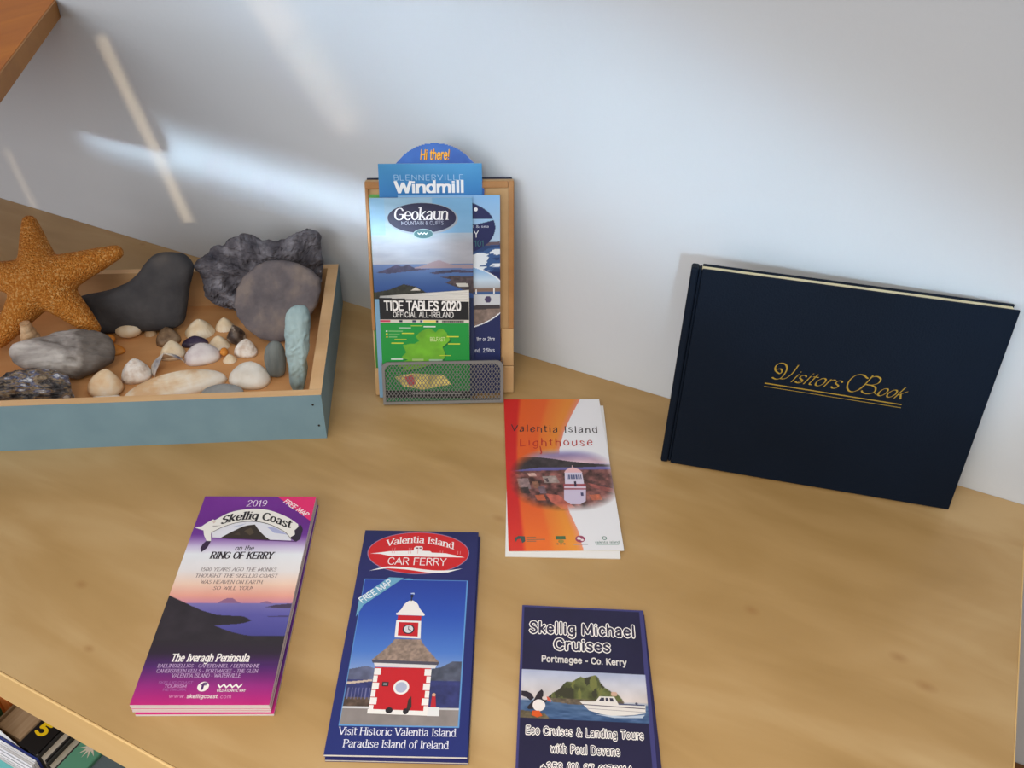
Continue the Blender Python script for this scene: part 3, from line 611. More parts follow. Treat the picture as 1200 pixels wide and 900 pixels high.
# ------------------------------------------------------------------ seashells
def shell_mat(name, cols, scale=60, rough=0.5, bump=0.15, stretch=(1, 1, 1), contrast=(.3, .7)):
    return mottled(name, cols, scale, 5, rough, 0.4, bump, 200, stretch, contrast)
SM = {
 'white': shell_mat('white_shell', [(222, 212, 198), (238, 232, 222), (246, 244, 238)]),
 'cream': shell_mat('cream_shell', [(212, 184, 144), (232, 212, 180), (240, 228, 208)]),
 'orange': shell_mat('orange_white_shell', [(218, 164, 108), (236, 208, 170), (242, 232, 216)], 40),
 'pink': shell_mat('pinkish_white_shell', [(206, 192, 194), (228, 220, 220), (240, 236, 234)], 50),
 'brown': shell_mat('brown_banded_shell', [(84, 62, 42), (134, 108, 82), (164, 140, 112)], 90),
 'purple': shell_mat('dark_mussel_shell', [(36, 28, 48), (62, 50, 76), (112, 98, 110)], 50, 0.35),
 'mixed': shell_mat('dark_and_white_shell', [(58, 44, 38), (104, 88, 76), (226, 214, 200)], 55, 0.45, contrast=(.4, .62)),
 'gritty': shell_mat('gritty_white_shell', [(206, 184, 166), (236, 226, 216), (248, 244, 240)], 130, 0.7, 0.5),
 'grey': shell_mat('grey_pebble_skin', [(140, 142, 142), (158, 160, 160), (170, 172, 172)], 60, 0.75, 0.15),
 'ochre': shell_mat('ochre_shell', [(196, 112, 28), (214, 134, 44), (226, 160, 80)]),
 'blue': shell_mat('blue_white_shell', [(52, 56, 96), (150, 146, 150), (216, 206, 192), (226, 214, 196)], 26, 0.4, contrast=(.30, .55)),
 'long': shell_mat('long_cream_shell', [(228, 190, 146), (242, 224, 198), (250, 242, 230)], 30, contrast=(.4, .62)),
 'tan': shell_mat('tan_shell', [(172, 134, 96), (196, 162, 124), (214, 188, 156)], 90, 0.7, 0.4),
}
def bivalve(name, label, a, n, w, d, h, m, yaw=0.0, tilt=0.0, roll=0.0, umbo=0.42, ridges=7, ribs=0, ridge=0.02, fan=None, dz=0.0, cat='seashell', group='seashells in the tray', sharp=0.55):
    """one valve: rings shrinking from an oval margin towards the umbo near the hinge, domed, with growth ridges"""
    bm = bmesh.new(); NR, NA = 22, 56; rings = []
    lo, hi = fan if fan else (0.0, 2 * math.pi); closed = fan is None
    NAe = NA if closed else NA + 1
    for i in range(NR + 1):
        t = i / NR; ring = []
        for k in range(NAe):
            th = lo + (hi - lo) * k / NA
            x = w / 2 * math.cos(th); y = d / 2 * math.sin(th)
            y *= 1.0 + 0.10 * math.cos(2 * th)
            z = h * (max(0.0, 1 - t ** 1.9)) ** sharp
            z *= 1 + ridge * math.cos(t * ridges * 2 * math.pi) + (0.03 * math.cos(th * ribs) * t if ribs else 0)
            X = x * t; Y = y * t + umbo * d * (1 - t) ** 1.4 * (0.9 if t > 0 else 0.9)
            ring.append(bm.verts.new((X / 1000, Y / 1000, z / 1000)))
            if i == 0: break
        rings.append(ring)
    c = rings[0][0]
    for k in range(NAe if closed else NAe - 1):
        bm.faces.new((c, rings[1][k], rings[1][(k + 1) % NAe]))
    for i in range(1, NR):
        for k in range(NAe if closed else NAe - 1):
            bm.faces.new((rings[i][k], rings[i + 1][k], rings[i + 1][(k + 1) % NAe], rings[i][(k + 1) % NAe]))
    inn = [[bm.verts.new((v.co.x * .95, v.co.y * .95, v.co.z * .90 - .0000)) for v in ring] for ring in rings]
    K = NAe if closed else NAe - 1
    for k in range(K): bm.faces.new((inn[0][0], inn[1][(k + 1) % NAe], inn[1][k]))
    for i in range(1, NR):
        for k in range(K): bm.faces.new((inn[i][k], inn[i][(k + 1) % NAe], inn[i + 1][(k + 1) % NAe], inn[i + 1][k]))
    for k in range(K): bm.faces.new((rings[NR][k], inn[NR][k], inn[NR][(k + 1) % NAe], rings[NR][(k + 1) % NAe]))
    if not closed:
        for k in (0, NAe - 1):
            bm.faces.new((rings[0][0], rings[1][k], inn[1][k], inn[0][0]))
            for i in range(1, NR): bm.faces.new((rings[i][k], rings[i + 1][k], inn[i + 1][k], inn[i][k]))
    bmesh.ops.recalc_face_normals(bm, faces=list(bm.faces))
    o = mesh_obj(name, bm, m, None, True)
    R = Matrix.Rotation(TA + yaw, 4, 'Z') @ Matrix.Rotation(tilt, 4, 'X') @ Matrix.Rotation(roll, 4, 'Y')
    p = tray_pt(a, n + .006, FL + 0.0010 + dz); o.matrix_world = Matrix.Translation(p) @ R
    zs = min((o.matrix_world @ v.co).z for v in o.data.vertices)
    o.matrix_world = Matrix.Translation((0, 0, FL + 0.0002 + dz - zs)) @ o.matrix_world
    return tag(o, label, cat, group)
def limpet(name, label, a, n, w, h, m, ribs=22, yaw=0.0, tilt=0.0, asp=0.85, apex=0.12, dz=0.0):
    bm = bmesh.new(); NR, NA = 18, 66; rings = []
    for i in range(NR + 1):
        t = i / NR; ring = []
        for k in range(NA):
            th = 2 * math.pi * k / NA; rb = 1 + 0.035 * math.cos(ribs * th) * t
            ring.append(bm.verts.new((w / 2 * t * rb * math.cos(th) / 1000, (w * asp / 2 * t * rb * math.sin(th) + apex * w * (1 - t)) / 1000, h * 0.82 * (1 - t ** 1.6) ** 0.85 / 1000)))
            if i == 0: break
        rings.append(ring)
    for k in range(NA): bm.faces.new((rings[0][0], rings[1][k], rings[1][(k + 1) % NA]))
    for i in range(1, NR):
        for k in range(NA): bm.faces.new((rings[i][k], rings[i + 1][k], rings[i + 1][(k + 1) % NA], rings[i][(k + 1) % NA]))
    bm.faces.new(rings[-1][::-1])
    o = mesh_obj(name, bm, m, None, True, 60)
    o.matrix_world = Matrix.Translation(tray_pt(a, n + .005, FL + dz)) @ Matrix.Rotation(TA + yaw, 4, 'Z') @ Matrix.Rotation(tilt, 4, 'X')
    zs = min((o.matrix_world @ v.co).z for v in o.data.vertices)
    o.matrix_world = Matrix.Translation((0, 0, FL + 0.0002 + dz - zs)) @ o.matrix_world
    return tag(o, label, 'seashell', 'seashells in the tray')
def pebble(name, label, a, n, w, d, h, m, yaw=0.0, seed=0, cat='pebble', dz=0.0):
    bm = bmesh.new(); bmesh.ops.create_icosphere(bm, subdivisions=4, radius=1.0)
    for v in bm.verts:
        k = 1 + 0.10 * mnoise.noise(v.co * 1.1 + Vector((seed, seed * 2, 0)))
        v.co = Vector((v.co.x * w / 2 * k, v.co.y * d / 2 * k, v.co.z * h / 2 * k)) / 1000
    o = mesh_obj(name, bm, m, None, True)
    o.matrix_world = Matrix.Translation(tray_pt(a, n + .005, FL + h / 2000)) @ Matrix.Rotation(TA + yaw, 4, 'Z')
    zs = min((o.matrix_world @ v.co).z for v in o.data.vertices)
    o.matrix_world = Matrix.Translation((0, 0, FL + 0.0002 + dz - zs)) @ o.matrix_world
    return tag(o, label, cat, 'pebbles in the tray' if cat == 'pebble' else 'seashells in the tray')
pebble('pebble', 'smooth cream oval pebble in front of the dark charcoal rock', -.230, .1755, 29, 24, 17, SM['cream'], .1, 1)
limpet('cone_shell', 'tiny pale cone shell between the cream oval pebble and the brown shell', -.2095, .177, 14, 10, SM['tan'], 9)
bivalve('cockle_shell', 'brown banded cockle shell in front of the right end of the dark rock', -.1860, .1600, 27, 22, 14, SM['brown'], .3, ribs=0, ridges=9, ridge=.05)
limpet('limpet_shell', 'large cream limpet shell right of the dark rock', -.1548, .1770, 33, 19, SM['cream'], 24)
limpet('limpet_shell', 'small tan limpet shell beneath the jagged rock', -.1286, .1850, 22, 15, SM['cream'], 20)
bivalve('mussel_shell', 'dark purple mussel shell in front of the large cream limpet', -.1560, .1530, 29, 14, 8, SM['purple'], .15, ridges=5)
limpet('limpet_shell', 'small pale rounded limpet behind the pinkish-white clam', -.1290, .1485, 24, 15, SM['cream'], 26, asp=.8)
bivalve('cockle_shell', 'dark brown and white cockle shell in front of the flat round stone', -.1113, .1570, 20, 22, 15, SM['mixed'], 1.2, tilt=.35, ridges=6)
bivalve('cockle_shell', 'gritty white cockle shell near the foot of the flat round stone', -.0975, .1325, 26, 21, 14, SM['gritty'], -.2, ribs=24)
limpet('limpet_shell', 'tiny beige limpet beside the gritty white cockle', -.1128, .1205, 15, 9, SM['cream'], 16)
pebble('periwinkle_shell', 'tiny ochre periwinkle shell peeping out behind the beige limpet', -.1200, .1310, 9, 9, 9, SM['ochre'], 0, 3, 'seashell')
bivalve('clam_shell', 'pinkish-white clam shell with a pointed hinge in the middle of the tray', -.1427, .1260, 39, 31, 15, SM['pink'], .25, umbo=.25, ridges=8)
bivalve('clam_shell', 'pale cream clam shell left of the pinkish-white one', -.1755, .1330, 27, 23, 14, SM['cream'], .2, ridges=9, ridge=.03)
bivalve('shell_fragment', 'broken curved shell fragment with blue tips above the long shell', -.1742, .1060, 36, 34, 12, SM['blue'], .45, tilt=.3, fan=(0.1, 3.5), ridges=5)
bivalve('cockle_shell', 'round gritty white cockle shell right of the striped stone', -.2049, .0955, 31, 28, 17, SM['gritty'], .2, ribs=30, ridges=6)
bivalve('cockle_shell', 'orange and white cockle shell below the striped stone', -.2300, .0720, 36, 30, 18, SM['orange'], -.15, ribs=26, ridges=8, dz=.003)
bivalve('clam_shell', 'thin white shell edge lying under the orange and white cockle', -.2270, .0575, 30, 22, 5, SM['white'], 0, ridges=5)
bivalve('otter_shell', 'long cream seashell lying along the front tray wall', -.1600, .0690, 106, 36, 18, SM['long'], .36, umbo=.2, ridges=14, ridge=.035, sharp=.5)
bivalve('clam_shell', 'white ridged clam shell beside the oval grey-green pebble', -.0862, .0830, 45, 36, 17, SM['white'], -.25, umbo=.3, ridges=12, ridge=.045)
pebble('pebble', 'flat grey pebble touching the front tray wall right of the long shell', -.1080, .0520, 42, 24, 17, SM['grey'], .05, 5)
bivalve('clam_shell', 'small white shell tip at the front tray wall beneath the long shell', -.1560, .0330, 28, 16, 11, SM['white'], 0, ridges=6)
bivalve('seashell', 'small ochre shell at the right end of the striped stone', -.2385, .1420, 20, 14, 8, SM['ochre'], .3, ridges=5)
pebble('periwinkle_shell', 'small ochre periwinkle shell left of the cream oval pebble', -.2500, .1620, 15, 12, 10, SM['ochre'], 0, 8, 'seashell')
bivalve('seashell', 'ochre shell half hidden between striped stone and shale lump', -.3260, .0930, 36, 22, 9, SM['ochre'], .2, ridges=5)
# the pale pointed whorled shell under the starfish
bm = bmesh.new(); rings = []; NT = 70
for i in range(NT + 1):
    t = i / NT; z = 46 * (1 - t); r = 5.0 + 12.0 * t ** 1.1; ring = []
    for k in range(28):
        th = 2 * math.pi * k / 28; ph = (t * 6 + k / 28) % 1.0
        rr = r * (0.90 + 0.14 * math.sin(math.pi * ph)) * (1 + .03 * math.cos(9 * th)); ring.append(bm.verts.new((rr * math.cos(th) / 1000, rr * math.sin(th) / 1000, z / 1000)))
    rings.append(ring)
for i in range(NT):
    for k in range(28): bm.faces.new((rings[i][k], rings[i + 1][k], rings[i + 1][(k + 1) % 28], rings[i][(k + 1) % 28]))
bm.faces.new(rings[0]); bm.faces.new(rings[-1][::-1])
o = mesh_obj('whelk_shell', bm, SM['tan'], None, True, 60); o.matrix_world = Matrix.Translation(tray_pt(-.3180, .1400, FL + .001)) @ Matrix.Rotation(TA, 4, 'Z')
tag(o, 'pale pointed shell standing under the starfish behind the striped stone', 'seashell', 'seashells in the tray')

# ------------------------------------------------------------------ leaflet rack
RA, RT = 0.5117, 0.2986
re = Vector((math.cos(RA), math.sin(RA), 0)); rn = Vector((-math.sin(RA), math.cos(RA), 0)); ru = tz * math.cos(RT) + rn * math.sin(RT); rm = re.cross(ru)
RB = Vector((-0.0963, -0.1287, 0.0002))
RK = frame(re, ru, rm, RB)
def rack_at(x, v, k): return frame(re, ru, rm, RB + re * x + ru * v + rm * k)
rack = thing('leaflet_rack', 'wooden leaflet rack with grey wire mesh pocket leaning against the white wall', 'leaflet rack'); rack.matrix_world = RK
def rk(name, boxes, m, bev=0.0008):
    bm = bmesh.new()
    for lo, hi in boxes: add_box(bm, lo, hi, 0, bev)
    return mesh_obj(name, bm, m, rack)
rk('back_board', [((0, 0.0034, -0.010), (0.1447, 0.2210, -0.0002))], M['rack_wood'])
rk('rear_sheet', [((0.0012, 0.006, -0.0125), (0.1435, 0.2224, -0.0102))], M['rack_back'], 0.0003)
rk('frame_moulding', [((0.1392, 0.071, 0), (0.1447, 0.2208, 0.004)), ((0.0, 0.2140, 0), (0.1390, 0.2208, 0.004)), ((0.0, 0.071, 0), (0.0035, 0.2138, 0.004))], M['rack_frame'])
rk('bottom_block', [((0.0, 0.0004, 0), (0.1447, 0.0300, 0.004)), ((0.1315, 0.0302, 0), (0.1447, 0.0706, 0.003))], M['rack_wood'])
ps0, ps1, pv0, pv1, pk = 0.0090, 0.1330, -0.0036, 0.0425, 0.0205
def lattice(bm, w, h, place, pitch=0.0036, wd=0.00070, th=0.0005):
    """expanded-metal mesh: two families of diagonal wires clipped to w x h"""
    for sgn in (1, -1):
        sl = 1.55; n = int((w + h / sl) / pitch) + 1
        for i in range(n):
            c = -h / sl + i * pitch + pitch / 2; y0, y1 = 0.0, h
            xa, xb = c, c + h / sl
            if xa < 0: y0 = -xa * sl; xa = 0
            if xb > w: y1 = h - (xb - w) * sl; xb = w
            if y1 - y0 < 1e-4: continue
            if sgn < 0: xa, xb = w - xa, w - xb
            q = [(xa - wd / 2, y0), (xa + wd / 2, y0), (xb + wd / 2, y1), (xb - wd / 2, y1)]
            z0 = th * (0 if sgn > 0 else .6)
            A = [bm.verts.new(place(x, y, z0)) for x, y in q]; B = [bm.verts.new(place(x, y, z0 + th)) for x, y in q]
            bm.faces.new(A[::-1]); bm.faces.new(B)
            for k in range(4): bm.faces.new((A[k], A[(k + 1) % 4], B[(k + 1) % 4], B[k]))
pocket = rk('pocket', [((ps0, pv0 - 0.0002, 0.0042), (ps1, pv0 + 0.0006, pk))], M['mesh_metal'], 0); pocket['label'] = 'grey metal mesh pocket'
bm = bmesh.new(); R_ = 0.007
pts = [(ps0, pv0), (ps0, pv1 - R_)] + [(ps0 + R_ - R_ * math.cos(a), pv1 - R_ + R_ * math.sin(a)) for a in [math.pi / 2 * k / 6 for k in range(1, 6)]] + [(ps0 + R_, pv1), (ps1 - R_, pv1)] + [(ps1 - R_ + R_ * math.sin(a), pv1 - R_ + R_ * math.cos(a)) for a in [math.pi / 2 * k / 6 for k in range(1, 6)]] + [(ps1, pv1 - R_), (ps1, pv0)]
# a flat rim band around the front of the pocket
n = len(pts); cx = (ps0 + ps1) / 2; cy = (pv0 + pv1) / 2; rw = 0.0030
def inner(p): return (p[0] + (rw if p[0] < cx else -rw) * min(1, abs(p[0] - cx) / (cx - ps0 - R_)), p[1] + (rw if p[1] < cy else -rw) * (1 if abs(p[1] - cy) > (cy - pv0 - R_) else 0.6))
A = [(p, inner(p)) for p in pts]
for z0, z1 in ((pk - 0.0008, pk + 0.0010),):
    V = [[bm.verts.new((*a, z0)), bm.verts.new((*a, z1)), bm.verts.new((*b, z1)), bm.verts.new((*b, z0))] for a, b in A]
    for i in range(n):
        j = (i + 1) % n
        for k in range(4): bm.faces.new((V[i][k], V[j][k], V[j][(k + 1) % 4], V[i][(k + 1) % 4]))
bmesh.ops.recalc_face_normals(bm, faces=list(bm.faces))
mesh_obj('rim', bm, M['mesh_metal'], pocket)
bm = bmesh.new(); lattice(bm, ps1 - ps0 - 0.004, pv1 - pv0 - 0.004, lambda x, y, z: (ps0 + 0.002 + x, pv0 + 0.002 + y, pk - 0.0006 + z)); mesh_obj('wire_mesh', bm, M['mesh_metal'], pocket)
for sx in (ps0, ps1 - 0.0006):
    bm = bmesh.new(); lattice(bm, pk - 0.0045, pv1 - pv0 - 0.004, lambda x, y, z: (sx + z, pv0 + 0.002 + y, 0.0043 + x)); mesh_obj('side_mesh', bm, M['mesh_metal'], pocket)

# ------------------------------------------------------------------ leaflets in the rack
def rack_leaflet(name, label, pr, x, vtop, k, thick, mask=None, group='leaflets in the rack', pages=True):
    r = thing(name, label, 'leaflet', group=group); r.matrix_world = rack_at(x, vtop, k)
    pr.build('cover', r, 0.0, mask)
    if pages:
        if mask is None: sheet_block('pages', r, pr.w, pr.h, -thick, -0.0001, M['paper'], 3)
    return r
# green leaflet hidden behind, only a corner showing
p = Print(99, 205, (70, 140, 60), 3); p.vgrad(p.m_rect(0, 0, 99, 205), [(0, (88, 160, 70)), (40, (60, 130, 54))])
rack_leaflet('leaflet', 'leaflet with only a green top left corner showing beside the light blue windmill leaflet', p, .0015, .2085, .0018, .0014)
# dome topped leaflet
Wd = 94.0
p = Print(Wd, 245, (34, 78, 150), 0.8); v = vnoise(p.X, p.Y, 22, 4); p.C[:] = np.array((26, 64, 140)) + v[..., None] * np.array((40, 60, 70))
p.text('Hi there!', 33.0, 60.5, 15.2, 8.6, (240, 176, 40), wx=1.25, slant=.18, track=.5)
p.add([[(x + .5, y + .5) for x, y in q] for q in lettering('Hi there!', 33.0, 60.5, 15.2, 8.6, wx=1.35, slant=.18, track=.5)], (120, 50, 20), 1)
mk = (p.Y >= 47) | (((p.X - 47) ** 2 + (p.Y - 47) ** 2) <= 47.2 ** 2)
r = rack_leaflet('leaflet', 'dark blue leaflet with a rounded dome top, tallest in the rack', p, .0215, .2570, .0034, .001, mk)
bm = bmesh.new(); add_prism(bm, [((47 + 46.8 * math.cos(a)) / 1000, (-47 + 46.8 * math.sin(a)) / 1000) for a in [math.pi * k / 40 for k in range(41)]] + [(.0002, -.245), (.0938, -.245)], -.0010, -.0001); mesh_obj('pages', bm, M['paper'], r)
# windmill leaflet
p = Print(99.5, 226, (56, 132, 190), 0.8); v = vnoise(p.X, p.Y, 40, 9); p.vgrad(p.m_rect(0, 0, 100, 226), [(0, (66, 144, 196)), (32, (38, 112, 178)), (226, (60, 110, 60))])
p.C[:] += (v[..., None] - .5) * 26
p.text('BLENNERVILLE', 14.5, 81.5, 15.6, 5.0, (172, 206, 232), wx=.55, track=1.6)
p.text('Windmill', 15.5, 82, 27.2, 10.2, (232, 236, 240), wx=1.45, wy=1.0, square=True, track=.35)
rack_leaflet('leaflet', 'light blue windmill leaflet sticking out above the mountain leaflet', p, .0140, .2380, .0060, .0020)
# sea tours leaflet at the right
p = Print(99, 206, (150, 190, 226), 0.6); full = p.m_rect(0, 0, 99, 206)
p.vgrad(full, [(0, (128, 176, 222)), (44, (168, 194, 220)), (48, (120, 150, 190)), (206, (60, 90, 140))])
m_ = p.m_rect(0, 47, 99, 90); v = vnoise(p.X, p.Y * 3.2, 16, 21, 4); p.fill(m_, (52, 86, 138)); p.fill(m_ & (v > .56), (216, 226, 236)); p.fill(m_ & (v < .36), (34, 60, 108))
p.fill(p.m_poly([(60, 48), (99, 45.5), (99, 49), (60, 50)]), (96, 82, 92))
p.fill(p.m_rect(0, 76, 99, 206), (28, 38, 86))
L_ = lambda x, v_: (x - 31.7, 208 - v_)
c_ = L_(69, 106); ml = p.m_ell(c_[0], c_[1], 70, 36.5); p.fill(ml, (230, 236, 244))
ml = p.m_ell(c_[0], c_[1], 69, 35.4); p.vgrad(ml, [(66, (90, 150, 214)), (84, (190, 212, 232)), (92, (170, 178, 188)), (93.5, (120, 96, 84)), (99, (140, 118, 104))])
p.fill(ml & p.m_rect(0, 99, 99, 112), (196, 200, 206)); p.fill(ml & p.m_rect(0, 96.5, 99, 99.5), (60, 90, 140)); p.fill(ml & p.m_poly([(0, 112), (99, 110), (99, 114.5), (0, 116)]), (64, 58, 62))
p.fill(ml & p.m_rect(0, 115, 99, 140), (128, 112, 104), .2, 3, 4); p.fill(p.m_ell(86.5, 104.5, 3.2, 3.6), (70, 60, 96)); p.fill(ml & p.m_rect(74, 94, 75, 99), (240, 240, 240)); p.fill(ml & p.m_rect(92, 93, 93, 99), (240, 240, 240))
c_ = L_(87, 176.5); mc = p.m_ell(c_[0], c_[1], 39, 26.5); p.fill(mc, (28, 34, 84))
p.fill(mc & p.m_rect(30, 23, 94, 24.2), (150, 190, 226)); p.fill(mc & p.m_poly([(40, 24), (94, 24), (76, 28.5), (56, 28)]), (150, 190, 226))
p.ellipse(75.3, 13.7, 1.9, 1.9, (228, 232, 238), 1); p.text('out & sea', 66, 88, 31.5, 2.2, (200, 206, 224), wx=.8)
p.text('Y', 73.2, 77.6, 41, 6.2, (226, 228, 236), wx=.9); p.text('101', 73.6, 83, 50, 5.4, (52, 104, 110), wx=.9)
p.text('1hr or 2hrs', 74.5, 93.2, 148.3, 3.8, (214, 218, 230), wx=1.0); p.text('Island  2.5hrs', 66, 93, 160.5, 3.8, (206, 210, 224), wx=1.0)
rack_leaflet('leaflet', 'blue sea tour leaflet with round photo showing at the right of the rack', p, .0317, .2080, .0082, .0018)
# mountain leaflet
p = Print(99, 206, (170, 200, 224), 0.55); G = lambda x, v_: (x - 4.6, 206.4 - v_)
p.vgrad(p.m_rect(0, 0, 99, 206), [(0, (134, 172, 198)), (30, (156, 178, 196)), (45, (162, 164, 174)), (62, (156, 158, 168)), (70, (166, 156, 158)), (206, (70, 90, 130))])
v = vnoise(p.X * .5, p.Y * 2, 14, 31, 4); p.C[:] += ((v - .5) * 34 * (p.Y < 72))[..., None] * np.array((1, .9, .85))
mb = (p.X > 60) & (p.Y < 34.5); p.C[mb] = p.C[mb] * .35 + np.array((98, 158, 206)) * .65; mb = (p.X < 14) & (p.Y < 36); p.C[mb] = p.C[mb] * .6 + np.array((120, 176, 214)) * .4
sea = p.m_rect(0, 65, 99, 206); p.vgrad(sea, [(65, (96, 116, 158)), (76, (74, 104, 156)), (92, (46, 78, 140)), (206, (30, 40, 60))])
p.fill(p.m_poly([G(39, 136), G(56, 140.4), G(64, 143.5), G(70, 145), G(82, 140.5), G(104, 140), G(104, 136.5), G(60, 137)]), (150, 132, 140))
p.fill(p.m_poly([G(7, 133), G(16, 136), G(20, 137.5), G(28, 141), G(33, 138.8), G(39.4, 141), G(46, 137), G(62, 136), G(40, 134.2), G(20, 132)]), (72, 68, 96), .3, 4, 2)
p.fill(p.m_poly([G(60, 132.4), G(73, 134.5), G(88, 135.4), G(104, 133.5), G(104, 131.8), G(84, 132.4), G(66, 130.8)]), (64, 60, 84), .3, 4, 3)
p.fill(p.m_poly([G(70, 128), G(84, 128.6), G(104, 128), G(104, 110), G(90, 116), G(76, 121.8), G(82, 125)]), (72, 62, 66), .45, 3, 5)
p.fill(p.m_poly([G(4, 113), G(19, 115.5), G(34, 121), G(46, 118.5), G(54, 114), G(70, 100), G(4, 96)]), (50, 50, 44), .4, 3, 6)
p.fill(p.m_poly([G(41, 114.4), G(46, 117.8), G(51, 114.4)]), (206, 200, 190)); p.fill(p.m_poly([G(86, 121.6), G(98, 121.2), G(99, 117.6), G(88, 118)]), (190, 188, 182))
p.fill(p.m_rect(0, 100, 99, 206), (34, 46, 84)); p.fill(p.m_rect(0, 100, 6, 206), (120, 160, 190))
gc = G(54.5, 186.8)
p.ellipse(gc[0] + .6, gc[1] + .8, 34.4, 15.6, (150, 158, 170), 0); p.ellipse(gc[0], gc[1], 33.2, 14.5, (30, 26, 62), 1)
p.text('Geokaun', 23.0, 75.0, 21.2, 11.2, (232, 230, 232), wx=1.15, wy=.5, serif=True, slant=.12, track=.2); p.text('MOUNTAIN & CLIFFS', 29.8, 70.6, 26.0, 3.3, (178, 178, 196), wx=.8, track=.9)
gc = G(55.4, 171.3); p.ellipse(gc[0], gc[1], 9.8, 5.0, (150, 176, 178), 2); p.ellipse(gc[0], gc[1], 9.1, 4.3, (62, 106, 112), 3)
zz = [(gc[0] - 5.5 + i * 1.6, gc[1] - 1.6 + (1.4 if i % 2 else 0)) for i in range(8)]; p.add([[(a[0], a[1]), (b[0], b[1]), (b[0], b[1] + 1.1), (a[0], a[1] + 1.1)] for a, b in zip(zz[:-1], zz[1:])], (220, 232, 226), 3)
rack_leaflet('leaflet', 'mountain and cliffs leaflet with dark oval title and grey-blue seascape, front centre of the rack', p, .0046, .2064, .0110, .0024)
# tide tables booklet
r = thing('tide_table_booklet', 'tide tables booklet with green map cover, foremost in the mesh pocket', 'booklet', group=None); r.matrix_world = rack_at(.0097, .1100, .0185)
p = Print(89, 113, (26, 146, 62), 0.55); p.vgrad(p.m_rect(0, 0, 89, 113), [(0, (30, 150, 66)), (70, (24, 136, 54)), (113, (20, 120, 60))])
p.fill(p.m_rect(0, 0, 89, 22.8), (28, 27, 30)); p.fill(p.m_rect(0, 22.8, 89, 26.2), (206, 200, 190))
for x0, x1, c in ((0, 10, (190, 60, 90)), (19, 22, (40, 40, 60)), (32, 36, (60, 60, 90)), (40, 42, (60, 70, 110)), (43, 56, (222, 206, 110)), (56, 58, (30, 30, 34)), (62, 84, (120, 112, 108))): p.fill(p.m_rect(x0, 23.2, x1, 25.8), c)
for i in range(30): p.fill(p.m_rect(62 + i * .75, 23.8, 62.3 + i * .75, 25.4), (60, 56, 56))
I = lambda x, v_: (x - 9.7 + (110 - v_) * 0.0, 110 - v_ + (x - 9.7) * -0.022)
ire = [I(*q) for q in [(47.3, 71.9), (52, 75), (57.8, 77.1), (61, 76), (64.6, 72.6), (68, 76), (71.6, 76.5), (76, 72), (79.2, 64.2), (75, 60), (71.2, 57.1), (74, 50), (72.6, 44.3), (66, 41), (60.2, 39), (52, 36), (40, 33), (28, 32), (33, 36), (25, 37), (28.8, 41.4), (36, 44), (29, 46), (34.5, 52.3), (31.3, 59.6), (38, 61), (43.5, 61.2), (48, 64), (44.6, 68.4)]]
p.fill(p.m_poly([(x + 1, y + 1.2) for x, y in ire]), (18, 100, 44)); p.fill(p.m_poly(ire), (104, 168, 42), .14, 8, 4)
for i, (x, y) in enumerate(((34, 78), (37, 72), (29, 66), (26, 62), (59, 79), (82, 68), (83, 60), (74, 48), (25, 45), (46, 80))):
    q = I(x, y); p.fill(p.m_rect(q[0] - 6, q[1] - .5, q[0] + 6, q[1] + .5), (206, 206, 60) if i % 4 else (226, 230, 226))
for i, (y, c) in enumerate(((35, (240, 240, 240)), (38, (226, 206, 60)), (41, (226, 150, 50)))): p.fill(p.m_rect(5, y - .6, 7, y + .6), c); p.fill(p.m_rect(8, y - .4, 22 - i * 3, y + .4), (120, 180, 110))
q = I(66, 66); p.text('BELFAST', q[0] - 7, q[0] + 8, q[1] + 2.5, 4.0, (196, 214, 150), wx=1.1)
q = I(64, 43); p.fill(p.m_rect(q[0] - 7, q[1] - 1, q[0] + 7, q[1] + 1), (150, 178, 150)); q = I(46, 44); p.fill(p.m_rect(q[0] - 6, q[1] - 1, q[0] + 6, q[1] + 1), (150, 178, 110))
p.fill(p.m_poly([(12, 84), (30, 80), (62, 82), (70, 92), (40, 98), (20, 94)]), (214, 196, 110), .3, 6, 8); p.fill(p.m_poly([(22, 84), (30, 82), (34, 92), (26, 94)]), (190, 70, 80)); p.fill(p.m_rect(0, 99, 89, 107), (30, 30, 34)); p.fill(p.m_rect(30, 101, 80, 103), (150, 150, 150))
p.text('TIDE TABLES 2020', 5.0, 81.0, 12.8, 8.8, (236, 234, 232), wx=1.45, wy=1.15, square=True, track=.5)
p.text('OFFICIAL ALL-IRELAND', 13.2, 73.5, 20.2, 5.2, (214, 212, 210), wx=1.15, wy=.9, square=True, track=.9)
mk = p.Y >= p.X * 0.042
fc = p.build('cover', r, 0.0002, mk)
for v_ in fc.data.vertices: v_.co.y -= 0.022 * v_.co.x
bm = bmesh.new()
for k in range(5):
    z0 = -0.0072 + k * 0.00145; f = 0.006 * (1 - k / 4.6)
    add_prism(bm, [(0.0, -0.108), (0.0885, -0.108), (0.0895, -0.0048 + f * 1.55), (0.0003, -0.0006)], z0, z0 + 0.00135)
mesh_obj('pages', bm, M['paper'], r)
# ------------------------------------------------------------------ leaflets on the sideboard
def table_leaflet(name, label, pr, x, y, ang, z0, thick, group=None, mats=None, leaves=3, seed=0, mask=None):
    r = thing(name, label, 'leaflet', (x, y, z0), (0, 0, ang), group)
    pr.build('cover', r, thick + 0.00012, mask)
    sheet_block('pages', r, pr.w, pr.h, 0.0, thick, mats or M['paper'], leaves, None, seed)
    return r
def shift(x, y, a, dx, dy): return x + math.cos(a) * dx + math.sin(a) * dy, y + math.sin(a) * dx - math.cos(a) * dy

